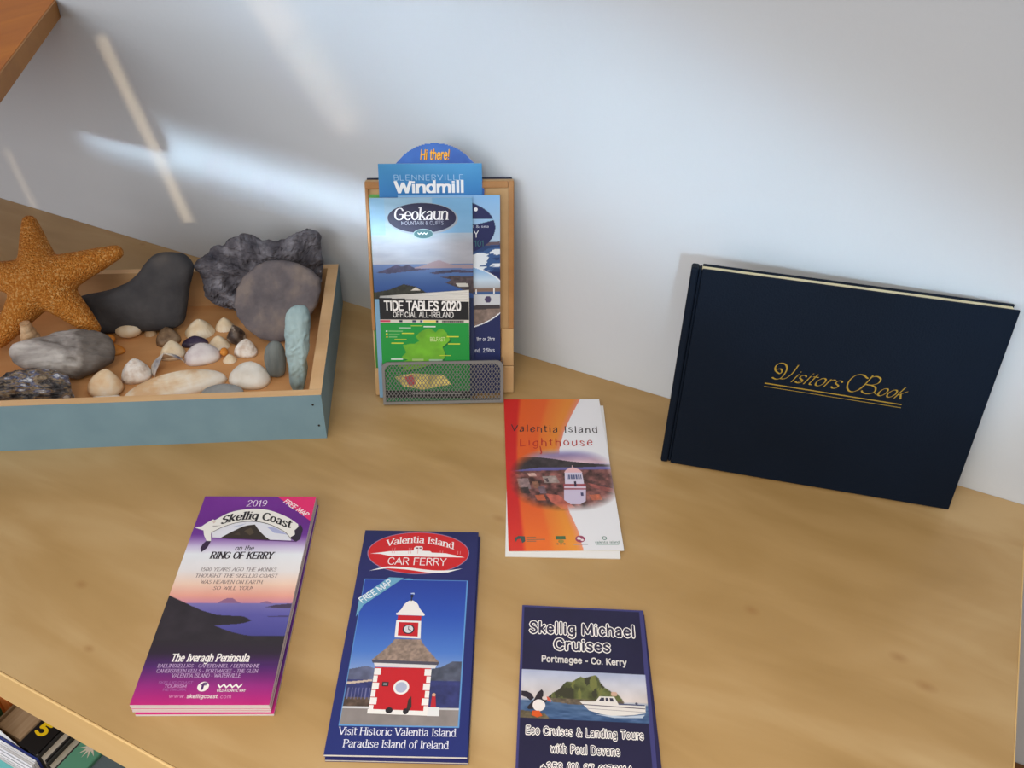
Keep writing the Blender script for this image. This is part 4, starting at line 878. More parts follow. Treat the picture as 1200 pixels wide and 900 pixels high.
# --- purple coast leaflet stack
A0, AX, AY = 0.4682, -0.1419, -0.3367
under = Print(99, 210, (110, 30, 120), 6); under.vgrad(under.m_rect(0, 0, 99, 210), [(0, (104, 40, 134)), (170, (80, 30, 110)), (210, (200, 36, 120))])
pink_paper = mat('pinkish_paper', (206, 190, 194), 0.7, 0.25)
zz = 0.0003; TK = 0.0022
offs = [(1.3, 1.4, .004), (.2, -.2, -.001), (.1, .0, .001), (.05, -.2, 0.0), (0, 0, 0)]
for i, (dx, dy, da) in enumerate(offs[:-1]):
    x, y = shift(AX, AY, A0, dx / 1000, dy / 1000)
    table_leaflet('leaflet', 'purple coast leaflet underneath the top one of its stack, only white page edges showing', under, x, y, A0 + da, zz + i * (TK + 0.0002), TK, 'stacked purple coast leaflets', [M['paper'], pink_paper], 3, i)
p = Print(99, 210, (104, 36, 130), 0.5); full = p.m_rect(0, 0, 99, 210)
p.vgrad(full, [(0, (112, 42, 140)), (30, (100, 34, 128)), (46, (104, 50, 140)), (60, (196, 184, 212)), (68, (222, 224, 230)), (86, (222, 216, 216)), (100, (230, 196, 176)), (112, (222, 156, 140)), (119, (196, 132, 150)), (119.5, (120, 112, 170)), (130, (92, 88, 158)), (150, (72, 70, 140)), (151, (44, 38, 48)), (165, (40, 34, 40)), (178, (76, 34, 100)), (195, (146, 36, 120)), (210, (190, 34, 118))])
p.C[:] += ((vnoise(p.X, p.Y, 30, 5) - .5) * 14)[..., None]
p.fill(p.m_poly([(39.8, 119.4), (43, 116.6), (47, 114.2), (51, 114.2), (55, 117.4), (59, 119.5)]), (138, 96, 130)); p.fill(p.m_poly([(73, 119.4), (76, 117.9), (78.2, 117), (81, 118), (84, 119.6)]), (138, 100, 136))
p.fill(p.m_poly([(79, 123), (86, 121), (99, 119.5), (99, 124.2), (88, 124)]), (70, 58, 84))
p.fill(p.m_poly([(82, 132), (99, 131), (99, 133), (84, 133)]), (70, 62, 110))
p.fill(p.m_poly([(0, 111.5), (9, 116), (20, 121.8), (30, 126.5), (42.6, 130.8), (54, 131.5), (63.6, 132.1), (70.6, 136), (66, 138.4), (59, 139.7), (43, 140.9), (50, 144), (58, 147), (67.5, 149.6), (82, 151.8), (99, 152.6), (99, 158), (0, 158)]), (46, 40, 46), .16, 8, 4)
mk = p.m_rect(0, 155, 99, 175); p.vgrad(mk, [(155, (44, 38, 44)), (166, (46, 34, 50)), (175, (70, 34, 92))])
p.shape([(64.5, 0), (99, 0), (99, 30)], (216, 40, 104), 0)
def rot_warp(ox, oy, ang):
    c, s = math.cos(ang), math.sin(ang)
    return lambda x, y: (ox + (x - ox) * c - (y - oy) * s, oy + (x - ox) * s + (y - oy) * c)
p.text('FREE MAP', 71.0, 100.0, 7.2, 4.8, (240, 226, 226), wx=1.3, wy=1.1, warp=rot_warp(71.0, 7.2, .66))
p.text('2019', 39.5, 57.0, 12.2, 7.2, (222, 206, 226), wx=.95, wy=.45, serif=True)
# banner, mountain and bird
oc = np.array([(13.6, 31.5), (25, 21.1), (36, 16.8), (48.6, 15.2), (60, 17), (69.7, 20.9), (80, 26.6), (88.5, 33.5)]); ic = np.array([(85.8, 51), (82, 46), (77.6, 41.9), (66.5, 35.2), (57, 31.8), (47.9, 30.6), (36.4, 32), (25.7, 36.8), (17, 43.5)])
o_ = catmull(list(oc)); i_ = catmull(list(ic)); white = (226, 222, 216)
p.shape([tuple(q) for q in o_ + i_], white, 2)
p.shape([tuple(q) for q in i_] + [(19, 50), (86, 52.6)], (214, 214, 222), 0); p.shape([(62, 36.5), (70, 38), (82, 46), (70, 44)], (164, 168, 204), 1); p.shape([(32, 37), (44, 33), (40, 36)], (176, 184, 206), 1)
k_ = [tuple(q) for q in i_]
p.add([hull([(a[0], a[1] - .35), (a[0], a[1] + .35), (b[0], b[1] - .35), (b[0], b[1] + .35)]) for a, b in zip(k_[:-1], k_[1:])], (70, 64, 60), 3)
p.shape([(25, 50.6), (30, 46), (34.8, 42.1), (41.3, 37), (46, 35.2), (51.6, 34.2), (55, 39), (58.4, 43.3), (63, 48), (68.5, 52.4), (45, 51.8)], (52, 42, 34), 2); p.shape([(44, 42), (49, 38), (53, 44), (50, 47)], (78, 66, 50), 3); p.shape([(36, 46), (40, 43), (42, 47)], (70, 58, 46), 3)
p.add([[(18.5, 49.6), (91, 53.4), (91, 54.3), (18.5, 50.6)]], (80, 36, 100), 3)
p.shape([(85, 50), (88, 37), (91.5, 34.5), (94, 40), (93.6, 51), (90.5, 54.4)], (44, 34, 50), 2); p.shape([(84.5, 37.5), (88.6, 33.4), (89.6, 37), (87, 41), (88.2, 46), (85, 49), (83, 44)], white, 3)
p.shape([(0.8, 38.2), (6.5, 36.8), (9, 33.5), (14, 28.4), (18, 30.5), (25.5, 35.6), (20, 37.5), (16.2, 40), (16.8, 46), (18.7, 53.9), (15.2, 54.2), (11, 47), (9.2, 41.5), (5, 40)], white, 4)
p.shape([(14.6, 53.6), (18.6, 53.8), (17.3, 61.5), (13.6, 66.4), (11.8, 62), (12.6, 57)], (54, 34, 62), 4); p.shape([(13.5, 30), (17.4, 31.2), (16, 33.5)], (206, 186, 176), 5); p.shape([(15.5, 36), (23, 35.6), (16.8, 37.6)], (170, 164, 160), 5)
arcb = np.polyfit([21.7, 35, 49.3, 63, 77.6], [34.4, 29.6, 27.9, 30.2, 36.5], 2); b0 = 27.9
p.text('Skellig Coast', 22.0, 83.0, b0, 8.6, (34, 30, 32), wx=1.7, wy=.75, serif=True, slant=.06, track=.6, up=5, warp=lambda x, y: (x, y + np.polyval(arcb, min(x, 80)) - b0))
blk = (44, 36, 44)
p.text('on the', 40.8, 56.2, 64.0, 5.2, blk, wx=1.0, wy=.55, serif=True, slant=.25)
p.text('RING OF KERRY', 22.6, 74.0, 73.0, 7.0, blk, wx=1.75, wy=.85, serif=True, slant=.10, track=.75)
gry = (112, 98, 102)
for t_, x0, x1, yb in (('1500 YEARS AGO THE MONKS', 18, 80, 86.6), ('THOUGHT THE SKELLIG COAST', 15.4, 82, 93.2), ('WAS HEAVEN ON EARTH.', 21.2, 72, 99.8), ('SO WILL YOU!', 33, 64.4, 106)):
    p.text(t_, x0, x1, yb, 3.5, gry, wx=.85, wy=.5, serif=True, slant=.12, track=.8)
wh = (236, 230, 226)
p.text('The Iveragh Peninsula', 18.6, 76.5, 173.6, 6.4, wh, wx=1.6, wy=.9, serif=True, slant=.10, track=.6)
lil = (206, 178, 214)
p.text('BALLINSKELLIGS - CAHERDANIEL / DERRYNANE', 10.6, 85.5, 178.8, 2.9, lil, wx=.9, wy=.6, serif=True); p.text('CAHERSIVEEN KELLS - PORTMAGEE - THE GLEN', 11, 85, 183.2, 2.9, lil, wx=.9, wy=.6, serif=True); p.text('VALENTIA ISLAND - WATERVILLE', 23.2, 73.4, 187.2, 2.9, lil, wx=.9, wy=.6, serif=True)
p.ellipse(48.3, 195, 4.1, 4.1, wh, 1); p.text('f', 46.4, 50.2, 197.4, 5.2, (80, 40, 100), wx=1.3)
zg = [(58.5 + i * 2.2, 192.3 + (2.6 if i % 2 else 0)) for i in range(9)]; p.add([[a, b, (b[0], b[1] + 1.7), (a[0], a[1] + 1.7)] for a, b in zip(zg[:-1], zg[1:])], wh, 1)
p.text('WILD ATLANTIC WAY', 59, 79.6, 199.2, 2.0, wh, wx=1.2)
dim = (168, 110, 170); p.text('SKELLIG COAST', 15.2, 40, 192.6, 2.0, dim, wx=.8); p.text('TOURISM', 20.4, 36.2, 195.8, 2.3, (196, 150, 196), wx=1.1); p.text('NETWORK', 20.2, 36.8, 198.6, 2.0, dim, wx=.8)
p.text('www.', 26, 38, 204.2, 2.8, (214, 150, 190), wx=.8, track=1.2); p.text('skelligcoast', 38.8, 60.8, 204.4, 2.8, wh, wx=1.1); p.text('.com', 61.6, 70.6, 204.6, 2.8, (214, 150, 190), wx=.8, track=1.2)
table_leaflet('leaflet', 'purple coast leaflet with sunset seascape lying topmost on its stack', p, AX, AY, A0, zz + 4 * (TK + 0.0002), TK, 'stacked purple coast leaflets', [M['paper'], pink_paper], 3, 9)

# --- car ferry leaflets
A0, AX, AY = 0.4469, 0.0046, -0.3013
navy = (34, 36, 92)
under = Print(99, 210, navy, 6)
navy_p = mat('navy_paper_edge', (50, 52, 104), 0.5, 0.3)
zz = 0.0003; TK = 0.0026
x, y = shift(AX, AY, A0, .0016, .0018)
table_leaflet('leaflet', 'navy car ferry leaflet underneath, peeking out at right and below the clock tower one', under, x, y, A0 - .004, zz, TK, 'navy car ferry leaflets', [navy_p, M['paper'], navy_p], 3, 3)
p = Print(99, 210, (38, 40, 98), 0.5); p.vgrad(p.m_rect(0, 0, 99, 210), [(0, (32, 34, 84)), (60, (38, 40, 98)), (210, (34, 44, 110))])
p.ellipse(48.6, 24.8, 43.4, 23.6, (150, 120, 150), 0); p.ellipse(48.6, 24.8, 42.7, 22.9, (196, 34, 38), 1)
arcb = np.polyfit([20.3, 34.1, 48.2, 62.6, 76.1], [18.6, 14.9, 13.5, 15.2, 19.3], 2)
wht = (232, 228, 228)
p.text('Valentia Island', 20.6, 78.4, 13.6, 7.2, wht, wx=1.15, wy=.6, serif=True, track=.3, warp=lambda x, y: (x, y + np.polyval(arcb, x) - 13.6))
p.shape([(8, 26.8), (16, 25.4), (24, 23.8), (40, 23), (44.4, 22.4), (44.4, 19.4), (46, 17.6), (51.2, 17.6), (52, 19.4), (51.6, 22.6), (58.5, 22.8), (60, 24.5), (72, 25), (80, 27), (88.6, 29.3), (60, 29.2), (24, 28.8), (16, 27)], wht, 2)
for x_ in (26, 28, 40, 42, 47.8, 67, 69, 82, 84): p.shape([(x_, 19.6 + (0 if x_ < 60 else 2.6)), (x_ + .4, 19.6 + (0 if x_ < 60 else 2.6)), (x_ + .4, 26), (x_, 26)], (216, 150, 150), 2)
p.shape([(45.8, 19), (48, 19), (48, 20.4), (45.8, 20.4)], (120, 40, 60), 3); p.shape([(49, 19), (51, 19), (51, 20.4), (49, 20.4)], (120, 40, 60), 3)
p.text('CAR FERRY', 23.8, 73.0, 38.4, 7.5, wht, wx=.85, track=.7)
sw = [(9.3, 45.8), (23.9, 40.9), (42.5, 41.6), (61.1, 43.9), (74.9, 43.7), (87, 41.4)]; sw2 = [(75, 46), (61.3, 46.8), (40.8, 43.8), (24, 42.6)]
p.shape([tuple(q) for q in catmull(sw) + catmull(sw2)], wht, 3)
px0, py0, px1, py1 = 7.4, 55.0, 91.2, 186.8
ph = p.m_rect(px0, py0, px1, py1); p.fill(p.m_rect(px0 - .8, py0 - .8, px1 + .8, py1 + .8), (96, 150, 206))
p.vgrad(ph, [(55, (40, 62, 150)), (90, (46, 80, 172)), (125, (76, 118, 194)), (142, (126, 150, 200)), (186, (120, 120, 130))])
p.fill(p.m_poly([(px0, 141), (20, 138), (30, 141), (30, 150), (px0, 152)]), (96, 100, 128), .2, 5, 2); p.fill(p.m_poly([(px1, 133), (84, 133), (76, 138), (64, 141), (64, 152), (px1, 152)]), (76, 80, 96), .3, 5, 3)
p.fill(p.m_rect(px0, 150, px1, 174), (52, 56, 106), .2, 4, 4); p.fill(p.m_rect(px0, 165, 26, 173.5), (86, 70, 60), .4, 3, 5); p.fill(p.m_poly([(px0, 152), (26, 149.5), (26, 151), (px0, 154)]), (196, 176, 160)); p.fill(p.m_rect(px0, 173.5, px1, py1), (134, 126, 124), .1, 10, 6); p.fill(p.m_rect(px0, 172.5, 30, 173.6), (206, 206, 210)); p.fill(p.m_rect(68, 172.5, px1, 173.6), (196, 196, 200))
for i in range(7): p.fill(p.m_rect(9 + i * 2.6, 157, 9.5 + i * 2.6, 166), (110, 110, 150))
red = (190, 32, 40); cw = (230, 226, 224)
p.shape([(26.4, 139), (68.4, 139), (69.2, 178.4), (26.2, 177.2)], red, 1)
for i in range(6):
    w_ = 3.2 if i % 2 else 5.0; y_ = 140 + i * 6.2
    p.shape([(26.2, y_), (26.2 + w_, y_), (26.2 + w_, y_ + 5.6), (26.2, y_ + 5.6)], cw, 2); p.shape([(68.9 - w_, y_), (68.9, y_), (68.9, y_ + 5.6), (68.9 - w_, y_ + 5.6)], cw, 2)
p.shape([(25.6, 174.2), (69.4, 175), (69.6, 178.8), (25.6, 177.8)], cw, 2)
roof = [(38.3, 113), (58.6, 113.2), (60.4, 117), (66, 124.2), (74.2, 133.8), (22.8, 132.6), (31, 123.6), (36.4, 117)]
p.fill(p.m_poly(roof), (142, 122, 110), .28, 2.4, 7); p.shape([(22.8, 132.4), (74.2, 133.6), (73.4, 136.4), (24, 135.2)], (80, 76, 90), 1); p.shape([(25, 135.2), (72.5, 136.3), (71.5, 139.2), (26, 138.4)], (214, 210, 212), 1)
p.shape([(37.5, 95.6), (57.2, 96), (58.2, 112.7), (38.0, 111.9)], cw, 2); p.shape([(39.8, 97.4), (55.2, 97.6), (55.8, 110.8), (40.2, 110.2)], red, 3); p.ellipse(48, 104, 4.6, 4.6, (40, 40, 52), 4); p.ellipse(48, 104, 3.6, 3.6, (206, 206, 210), 5)
p.shape([(47.7, 104.4), (48.2, 104.4), (48.2, 101), (47.7, 101)], (30, 30, 30), 6); p.shape([(47.9, 103.8), (50.4, 105.2), (50.1, 105.8), (47.7, 104.5)], (30, 30, 30), 6)
p.shape([(38.4, 90.6), (57, 91), (57, 95.8), (38.4, 95.4)], red, 2); p.shape([(36.6, 88.4), (59.6, 88.8), (59.2, 90.8), (37, 90.4)], cw, 3)
p.shape([tuple(q) for q in catmull([(37.4, 88.6), (40.5, 84.4), (42.6, 79.4), (47.4, 75.6), (52.6, 78.8), (55.2, 84), (59, 88.8)])], cw, 2)
p.shape([(47.2, 70), (48, 70), (48.2, 76.4), (47.0, 76.4)], (36, 40, 60), 3); p.ellipse(47.6, 71.4, 1.2, 1.6, (36, 40, 60), 3); p.add([[(46.2, 68.4), (49, 68.0), (49.6, 69.4), (49, 70.2), (48.6, 69.2), (46.8, 69.4)]], (190, 200, 220), 4)
p.ellipse(47.8, 156, 5.8, 6.0, cw, 3); p.ellipse(47.8, 156, 4.2, 4.4, (170, 176, 200), 4); p.shape([(33.4, 151.6), (38.2, 151.6), (38.2, 155.4), (33.4, 155.4)], (44, 44, 48), 3); p.shape([(34.4, 152.6), (37.2, 152.6), (37.2, 154.4), (34.4, 154.4)], (130, 130, 134), 4)
p.shape([(54, 166), (56, 163), (57, 172), (55, 176), (53.4, 174)], (58, 44, 40), 4); p.ellipse(41, 175, 2.6, 2.4, (40, 36, 40), 4); p.ellipse(53, 175.6, 2.0, 2.4, (40, 36, 40), 4); p.shape([(71, 163), (73.6, 163), (74.6, 172), (70.6, 172)], (180, 40, 50), 3); p.ellipse(72.3, 161.8, 1.4, 1.5, (206, 160, 130), 3); p.shape([(69, 172), (77, 172), (77.5, 179), (68.6, 179)], (220, 220, 222), 4)
p.shape([(5.2, 93), (5.4, 74), (27, 52.4), (39, 52.8), (9.2, 82)], (104, 160, 190), 6); p.shape([(5.2, 93), (5.4, 86), (9.2, 82), (9.2, 84)], (70, 120, 170), 5); p.ellipse(43, 54.2, 4, .9, (96, 160, 200), 6)
p.text('FREE MAP', 8.4, 38.8, 79.4, 5.6, (226, 230, 234), wx=1.15, up=9, warp=rot_warp(8.4, 79.4, -.745))
p.text('Visit Historic Valentia Island', 7.8, 90.2, 194.6, 5.6, (216, 216, 230), wx=1.05, wy=.55, serif=True, track=.35); p.text('Paradise Island of Ireland', 12.4, 85.6, 204.0, 5.6, (216, 216, 230), wx=1.05, wy=.55, serif=True, track=.35)
table_leaflet('leaflet', 'navy car ferry leaflet with red clock tower picture lying on its twin', p, AX, AY, A0, zz + TK + 0.0004, TK, 'navy car ferry leaflets', [navy_p, M['paper'], M['paper']], 3, 4)

# --- lighthouse leaflets
A0, AX, AY = 0.4819, 0.0283, -0.0774
under = Print(99, 209, (226, 224, 224), 6)
x, y = shift(AX, AY, A0, .0046, .0056)
table_leaflet('leaflet', 'white-edged leaflet lying directly beneath the lighthouse leaflet', under, x, y, A0 - .036, 0.0003, .0010, 'lighthouse leaflets', None, 2, 5)
p = Print(100, 210, (222, 222, 228), 0.5); wcol = (224, 223, 228)
tX = np.interp(p.Y, [0, 26, 53, 78, 110, 140, 165, 186, 210], [80, 69, 59, 53, 50, 52, 56.5, 62, 65]); f = p.X / tX
for ch, (a_, b_, c_, d_) in enumerate(((196, 214, 214, 222), (34, 90, 128, 170), (32, 34, 44, 110))):
    p.C[..., ch] = np.where(f < 1, np.interp(f, [0, .18, .24, .55, .62, .85, .9, 1], [a_, a_, b_, b_, (b_ + c_) / 2, c_, c_, d_ if ch == 2 else c_]), wcol[ch])
p.C[:] += ((p.Y > 150) & (f < 1))[..., None] * np.array((14, 18, 6)) * np.clip((p.Y - 150) / 50, 0, 1)[..., None]
# the oval seascape
dd = np.sqrt(np.abs((p.X - 55) / 53) ** 2.6 + np.abs((p.Y - 120) / 43) ** 2.3); al = np.clip((1.0 - dd) / .26, 0, 1); pic = np.zeros_like(p.C)
q = Print(100, 210, (0, 0, 0), 0.5); al_m = np.ones(q.X.shape, bool)
q.vgrad(al_m, [(78, (196, 196, 218)), (84, (134, 126, 176)), (90, (160, 136, 166)), (97, (206, 170, 178)), (104, (110, 104, 160)), (112, (76, 76, 140)), (118, (96, 70, 76)), (162, (120, 70, 60))])
v = vnoise(q.X, q.Y * 2.4, 18, 41); q.C[:] += ((v - .5) * 40 * (q.Y < 100))[..., None]
q.fill(q.m_poly([(0, 94), (8, 91), (20, 89.2), (32, 90), (46, 92.5), (62, 96.1), (80, 99), (100, 101), (100, 103.5), (71, 104.6), (31, 105), (0, 110)]), (58, 50, 52), .35, 6, 6)
q.fill(q.m_rect(0, 108, 100, 170) & (q.Y > 110 - q.X * .03), (104, 66, 62), .75, 5, 7)
for (x_, y_, w_, h_, c) in ((10, 120, 13, 14, (140, 116, 116)), (12, 132, 10, 8, (60, 50, 50)), (24, 124, 7, 9, (130, 90, 70)), (29, 131, 8, 9, (110, 90, 100)), (34, 117, 16, 9, (156, 140, 134)), (36, 120, 4, 5, (80, 66, 70)), (26, 142, 10, 7, (176, 90, 60)), (20, 113, 9, 4, (196, 160, 150)), (76, 142, 12, 7, (186, 100, 72)), (82, 130, 14, 5, (70, 54, 60))):
    q.fill(q.m_poly([(x_, y_), (x_ + w_ * .8, y_ - 1), (x_ + w_, y_ + h_), (x_ + 2, y_ + h_)]), c, .2, 3, 8)
q.fill(q.m_poly([(36, 140), (48, 142), (62, 158), (50, 160), (40, 150)]), (176, 92, 78), .2, 4, 9); q.fill(q.m_poly([(76, 126), (100, 134), (100, 140), (80, 132)]), (150, 84, 78), .2, 4, 10)
p.C[:] = p.C * (1 - al[..., None]) + q.C * al[..., None]
lw = (216, 206, 222)
p.shape([(53.4, 134), (73.8, 134), (72.2, 150), (67, 154), (58, 154), (52.4, 148.4)], (196, 184, 208), 1); p.shape([(53.2, 127), (74.2, 127), (74, 135), (53.2, 135)], (150, 70, 80), 2); p.shape([(54, 130), (74, 130.4), (74, 133.4), (53.6, 133)], (206, 190, 206), 3)
p.shape([(55.6, 111.5), (72, 111.5), (72.6, 127.4), (54.8, 127.4)], (206, 196, 214), 2); p.shape([(57.2, 115), (71, 115), (71, 121), (57.2, 121)], (84, 88, 126), 3)
for i in range(6): p.shape([(58 + i * 2.3, 115), (58.5 + i * 2.3, 115), (58.5 + i * 2.3, 121), (58 + i * 2.3, 121)], lw, 4)
p.shape([tuple(z) for z in catmull([(55, 112), (58, 107.6), (63.4, 105), (69, 107.4), (72.6, 112)])], (222, 176, 180), 3); p.shape([(63, 102), (64, 102), (64, 105.5), (63, 105.5)], (206, 170, 170), 3); p.shape([(63.4, 124), (65.4, 124), (65.4, 131), (63.4, 131)], (50, 36, 60), 4); p.shape([(68.4, 139), (70.8, 139), (70.8, 143.4), (68.4, 143.4)], (60, 50, 90), 4)
ink = (50, 42, 46)
p.text('Valentia Island', 6.4, 93.0, 51.4, 9.8, ink, wx=.95, wy=.7, slant=.05, track=1.6, warp=lambda x, y: (x, y + .035 * (x - 6) + .8 * math.sin(x * .55)))
p.text('Lighthouse', 14.2, 86, 73.4, 9.8, (176, 40, 34), wx=.95, wy=.7, slant=.05, track=1.8, warp=lambda x, y: (x, y + .8 * math.sin(x * .5)))
p.shape([(33.6, 74), (34.6, 74), (35.6, 84), (34.6, 86), (33.2, 85.2), (34.4, 84)], (176, 40, 34), 3)
g_ = (60, 110, 96); p.add([[(5.6, 195), (9, 192.5), (14.6, 193), (14.8, 199), (12, 201), (11, 196), (8, 196.5), (6.6, 200)]], (60, 80, 76), 2)
for i in range(3): p.fill(p.m_rect(16, 194 + i * 2.2, 24 + 8 * (i == 1), 194.8 + i * 2.2), (120, 100, 80))
p.shape([(41.6, 193), (50.2, 193), (50.4, 197), (41.6, 197)], (60, 100, 70), 2); p.ellipse(46, 199.2, 2.6, 1.8, (150, 130, 60), 2)
for x_ in (42, 45, 48): p.shape([(x_, 201.4), (x_ + 1.6, 201.4), (x_ + 1.6, 203), (x_, 203)], (100, 110, 90), 2)
p.ellipse(63, 196.6, 4.2, 4.0, (150, 60, 90), 2); p.ellipse(62, 196, 1.8, 1.6, (230, 220, 220), 3); p.ellipse(64.6, 197.8, 1.4, 1.2, (230, 220, 220), 3); p.fill(p.m_rect(57, 202.4, 69, 203.2), (150, 140, 150))
p.add([[(84.4 + 2.2 * math.cos(a), 195.8 + 2.2 * math.sin(a)), (84.4 + 2.2 * math.cos(b), 195.8 + 2.2 * math.sin(b)), (84.4 + 1.5 * math.cos(b), 195.8 + 1.5 * math.sin(b)), (84.4 + 1.5 * math.cos(a), 195.8 + 1.5 * math.sin(a))] for a, b in [(2 * math.pi * k / 12, 2 * math.pi * (k + 1) / 12) for k in range(12)]], (40, 110, 90), 2)
p.text('valentia island', 75.6, 97, 201.8, 2.6, (50, 110, 96), wx=.9); p.fill(p.m_rect(77, 203.2, 96, 203.9), (130, 160, 150))
table_leaflet('leaflet', 'orange and white lighthouse leaflet lying on another at the foot of the rack', p, AX, AY, A0, 0.0017, .0010, 'lighthouse leaflets', None, 2, 6)

# --- island cruise leaflets
A0, AX, AY = 0.4124, 0.1614, -0.3110
dk = (34, 30, 62); vio = (60, 58, 112)
under = Print(98, 210, (44, 38, 82), 6); und_p = mat('violet_paper_edge', (60, 48, 84), 0.5, 0.3)
for i, (dx, dy, da) in enumerate(((0.6, 7.0, .019), (0.3, 4.0, .009))):
    x, y = shift(AX, AY, A0, dx / 1000, dy / 1000)
    table_leaflet('leaflet', 'violet-edged cruise leaflet fanned out beneath the top one at its right side', under, x, y, A0 + da, .0003 + i * .0013, .0010, 'island cruise leaflets', [und_p, M['paper']], 2, 7 + i)
p = Print(97.5, 210, vio, 0.5); p.fill(p.m_rect(1.8, 1.8, 94.2, 208), dk, .12, 30, 2)
gw = (236, 230, 232); gy = (200, 184, 170)
def outlined(t_, x0, x1, yb, cap, fillc, edge, wx=.95, g=.62, up=2):
    edge = (242, 236, 232)
    p.text(t_, x0, x1, yb, cap, edge, up=up, wx=wx, grow=g, track=1.1); p.text(t_, x0, x1, yb, cap, fillc, up=up + 2, wx=wx, track=1.1)
outlined('Skellig Michael', 6.8, 89.2, 26.2, 9.6, (48, 42, 66), (196, 186, 190), 1.45, .62); outlined('Cruises', 26.2, 69.0, 41.0, 9.2, (48, 42, 66), (196, 186, 190), 1.45, .62)
p.text('Portmagee - Co. Kerry', 16.6, 81.2, 52.8, 5.2, (214, 208, 204), wx=1.5, track=.8)
ph = p.m_rect(1.9, 60.4, 94.6, 100.6); p.vgrad(ph, [(60, (164, 172, 200)), (70, (190, 190, 202)), (84, (206, 194, 190)), (86, (150, 160, 180)), (87, (76, 100, 134)), (101, (56, 82, 122))])
p.C[:] += ((vnoise(p.X, p.Y, 20, 12, 4) - .5) * 40)[..., None] * (ph & (p.Y < 86))[..., None]; p.C[:] += ((vnoise(p.X, p.Y * 4, 7, 13, 3) - .5) * 60)[..., None] * (ph & (p.Y > 87))[..., None]
hill = [(21.8, 83), (25, 79.5), (30, 76.1), (33, 72), (35.4, 69.5), (39.3, 69.3), (43, 66.6), (45.9, 64.3), (48, 65.5), (50.6, 64.9), (54, 63.6), (57.2, 62.5), (59.5, 65), (60.6, 68.6), (64, 73), (68.7, 76.3), (73.2, 78), (75.5, 81), (78, 85.4), (60, 87.4), (44.6, 88.5), (36, 88), (31.9, 87.5), (25.5, 87)]
hm = p.m_poly(hill); p.fill(hm, (84, 88, 50), .5, 5, 14); p.fill(hm & (vnoise(p.X * 1.6, p.Y * .8, 9, 15, 4) > .56), (58, 56, 40)); p.fill(hm & (vnoise(p.X * 1.6, p.Y * .8, 8, 19, 4) > .62), (112, 114, 62)); p.fill(hm & (p.Y > 83.5), (96, 84, 70), .4, 3, 16)
p.fill(p.m_ell(70.5, 78, 2.4, 2), (196, 160, 140))
bw = (218, 212, 208)
p.shape([(45, 85.6), (56.5, 85), (72.9, 85.8), (93, 86), (92.6, 92.6), (84, 94.6), (76.9, 95.4), (67.8, 96), (60, 95), (51.7, 92.6)], bw, 1); p.shape([(46.6, 87.6), (92.6, 88.8), (92.6, 89.5), (47.2, 88.3)], (90, 80, 96), 2); p.shape([(50, 90.8), (92.4, 91.8), (92.4, 92.2), (50.4, 91.2)], (150, 140, 150), 2)
p.shape([(56, 85.6), (59.6, 80.6), (70.4, 80.4), (73.2, 86)], bw, 2); p.shape([(59, 84.4), (60.8, 81.6), (63, 81.6), (63, 84.4)], (56, 52, 70), 3); p.shape([(64, 81.6), (66, 81.6), (66.2, 84.4), (64, 84.4)], (56, 52, 70), 3); p.shape([(67, 81.6), (69.4, 81.6), (70, 84.4), (67.2, 84.4)], (56, 52, 70), 3)
p.shape([(73, 85.8), (92.6, 86), (92.6, 86.9), (73.4, 86.8)], (70, 76, 110), 3); p.ellipse(86.5, 85.2, 1.0, .9, (80, 80, 100), 3); p.shape([(56, 95.4), (78, 96), (92, 94), (90, 96.6), (70, 97.6)], (176, 188, 206), 1)
# the puffin in the foreground
p.shape([(2, 79), (6, 79.2), (9.5, 81), (11.5, 84.6), (9, 87), (6, 84.5), (2, 83)], (44, 36, 44), 3); p.shape([(11.5, 86), (14, 80), (17, 77), (18.3, 79), (18.2, 83), (22, 84), (20.5, 87.5), (17, 88.5), (12, 93.5), (7.6, 94), (6.4, 92.5), (9, 89)], (44, 36, 42), 3)
p.ellipse(15.2, 90.4, 4.6, 4.8, (226, 218, 216), 4); p.ellipse(19.6, 84.2, 2.2, 1.7, (206, 190, 186), 5); p.shape([(20.6, 82.6), (23.4, 84.6), (24, 87.4), (21.4, 86.2)], (200, 86, 60), 5)
p.shape([(10.6, 95), (15.6, 94.8), (17.8, 98.8), (14, 100.2), (10, 98.6)], (206, 84, 30), 5); p.fill(p.m_poly([(1.9, 94.6), (20, 97), (23, 100.6), (1.9, 100.6)]), (104, 92, 70), .3, 3, 17)
outlined('Eco Cruises & Landing Tours', 6.4, 89.6, 113.4, 5.8, (52, 46, 70), (206, 190, 178), 1.0, .85); outlined('with Paul Devane', 24.0, 72.2, 126.6, 5.8, (52, 46, 70), (206, 190, 178), 1.0, .85); outlined('+353 (0) 87 6178114', 17.4, 80.0, 140.4, 5.8, (52, 46, 70), (206, 190, 178), 1.0, .85)
table_leaflet('leaflet', 'dark navy island cruise leaflet with boat picture, cut off by the bottom edge', p, AX, AY, A0, .0029, .0010, 'island cruise leaflets', [und_p, M['paper']], 2, 10)

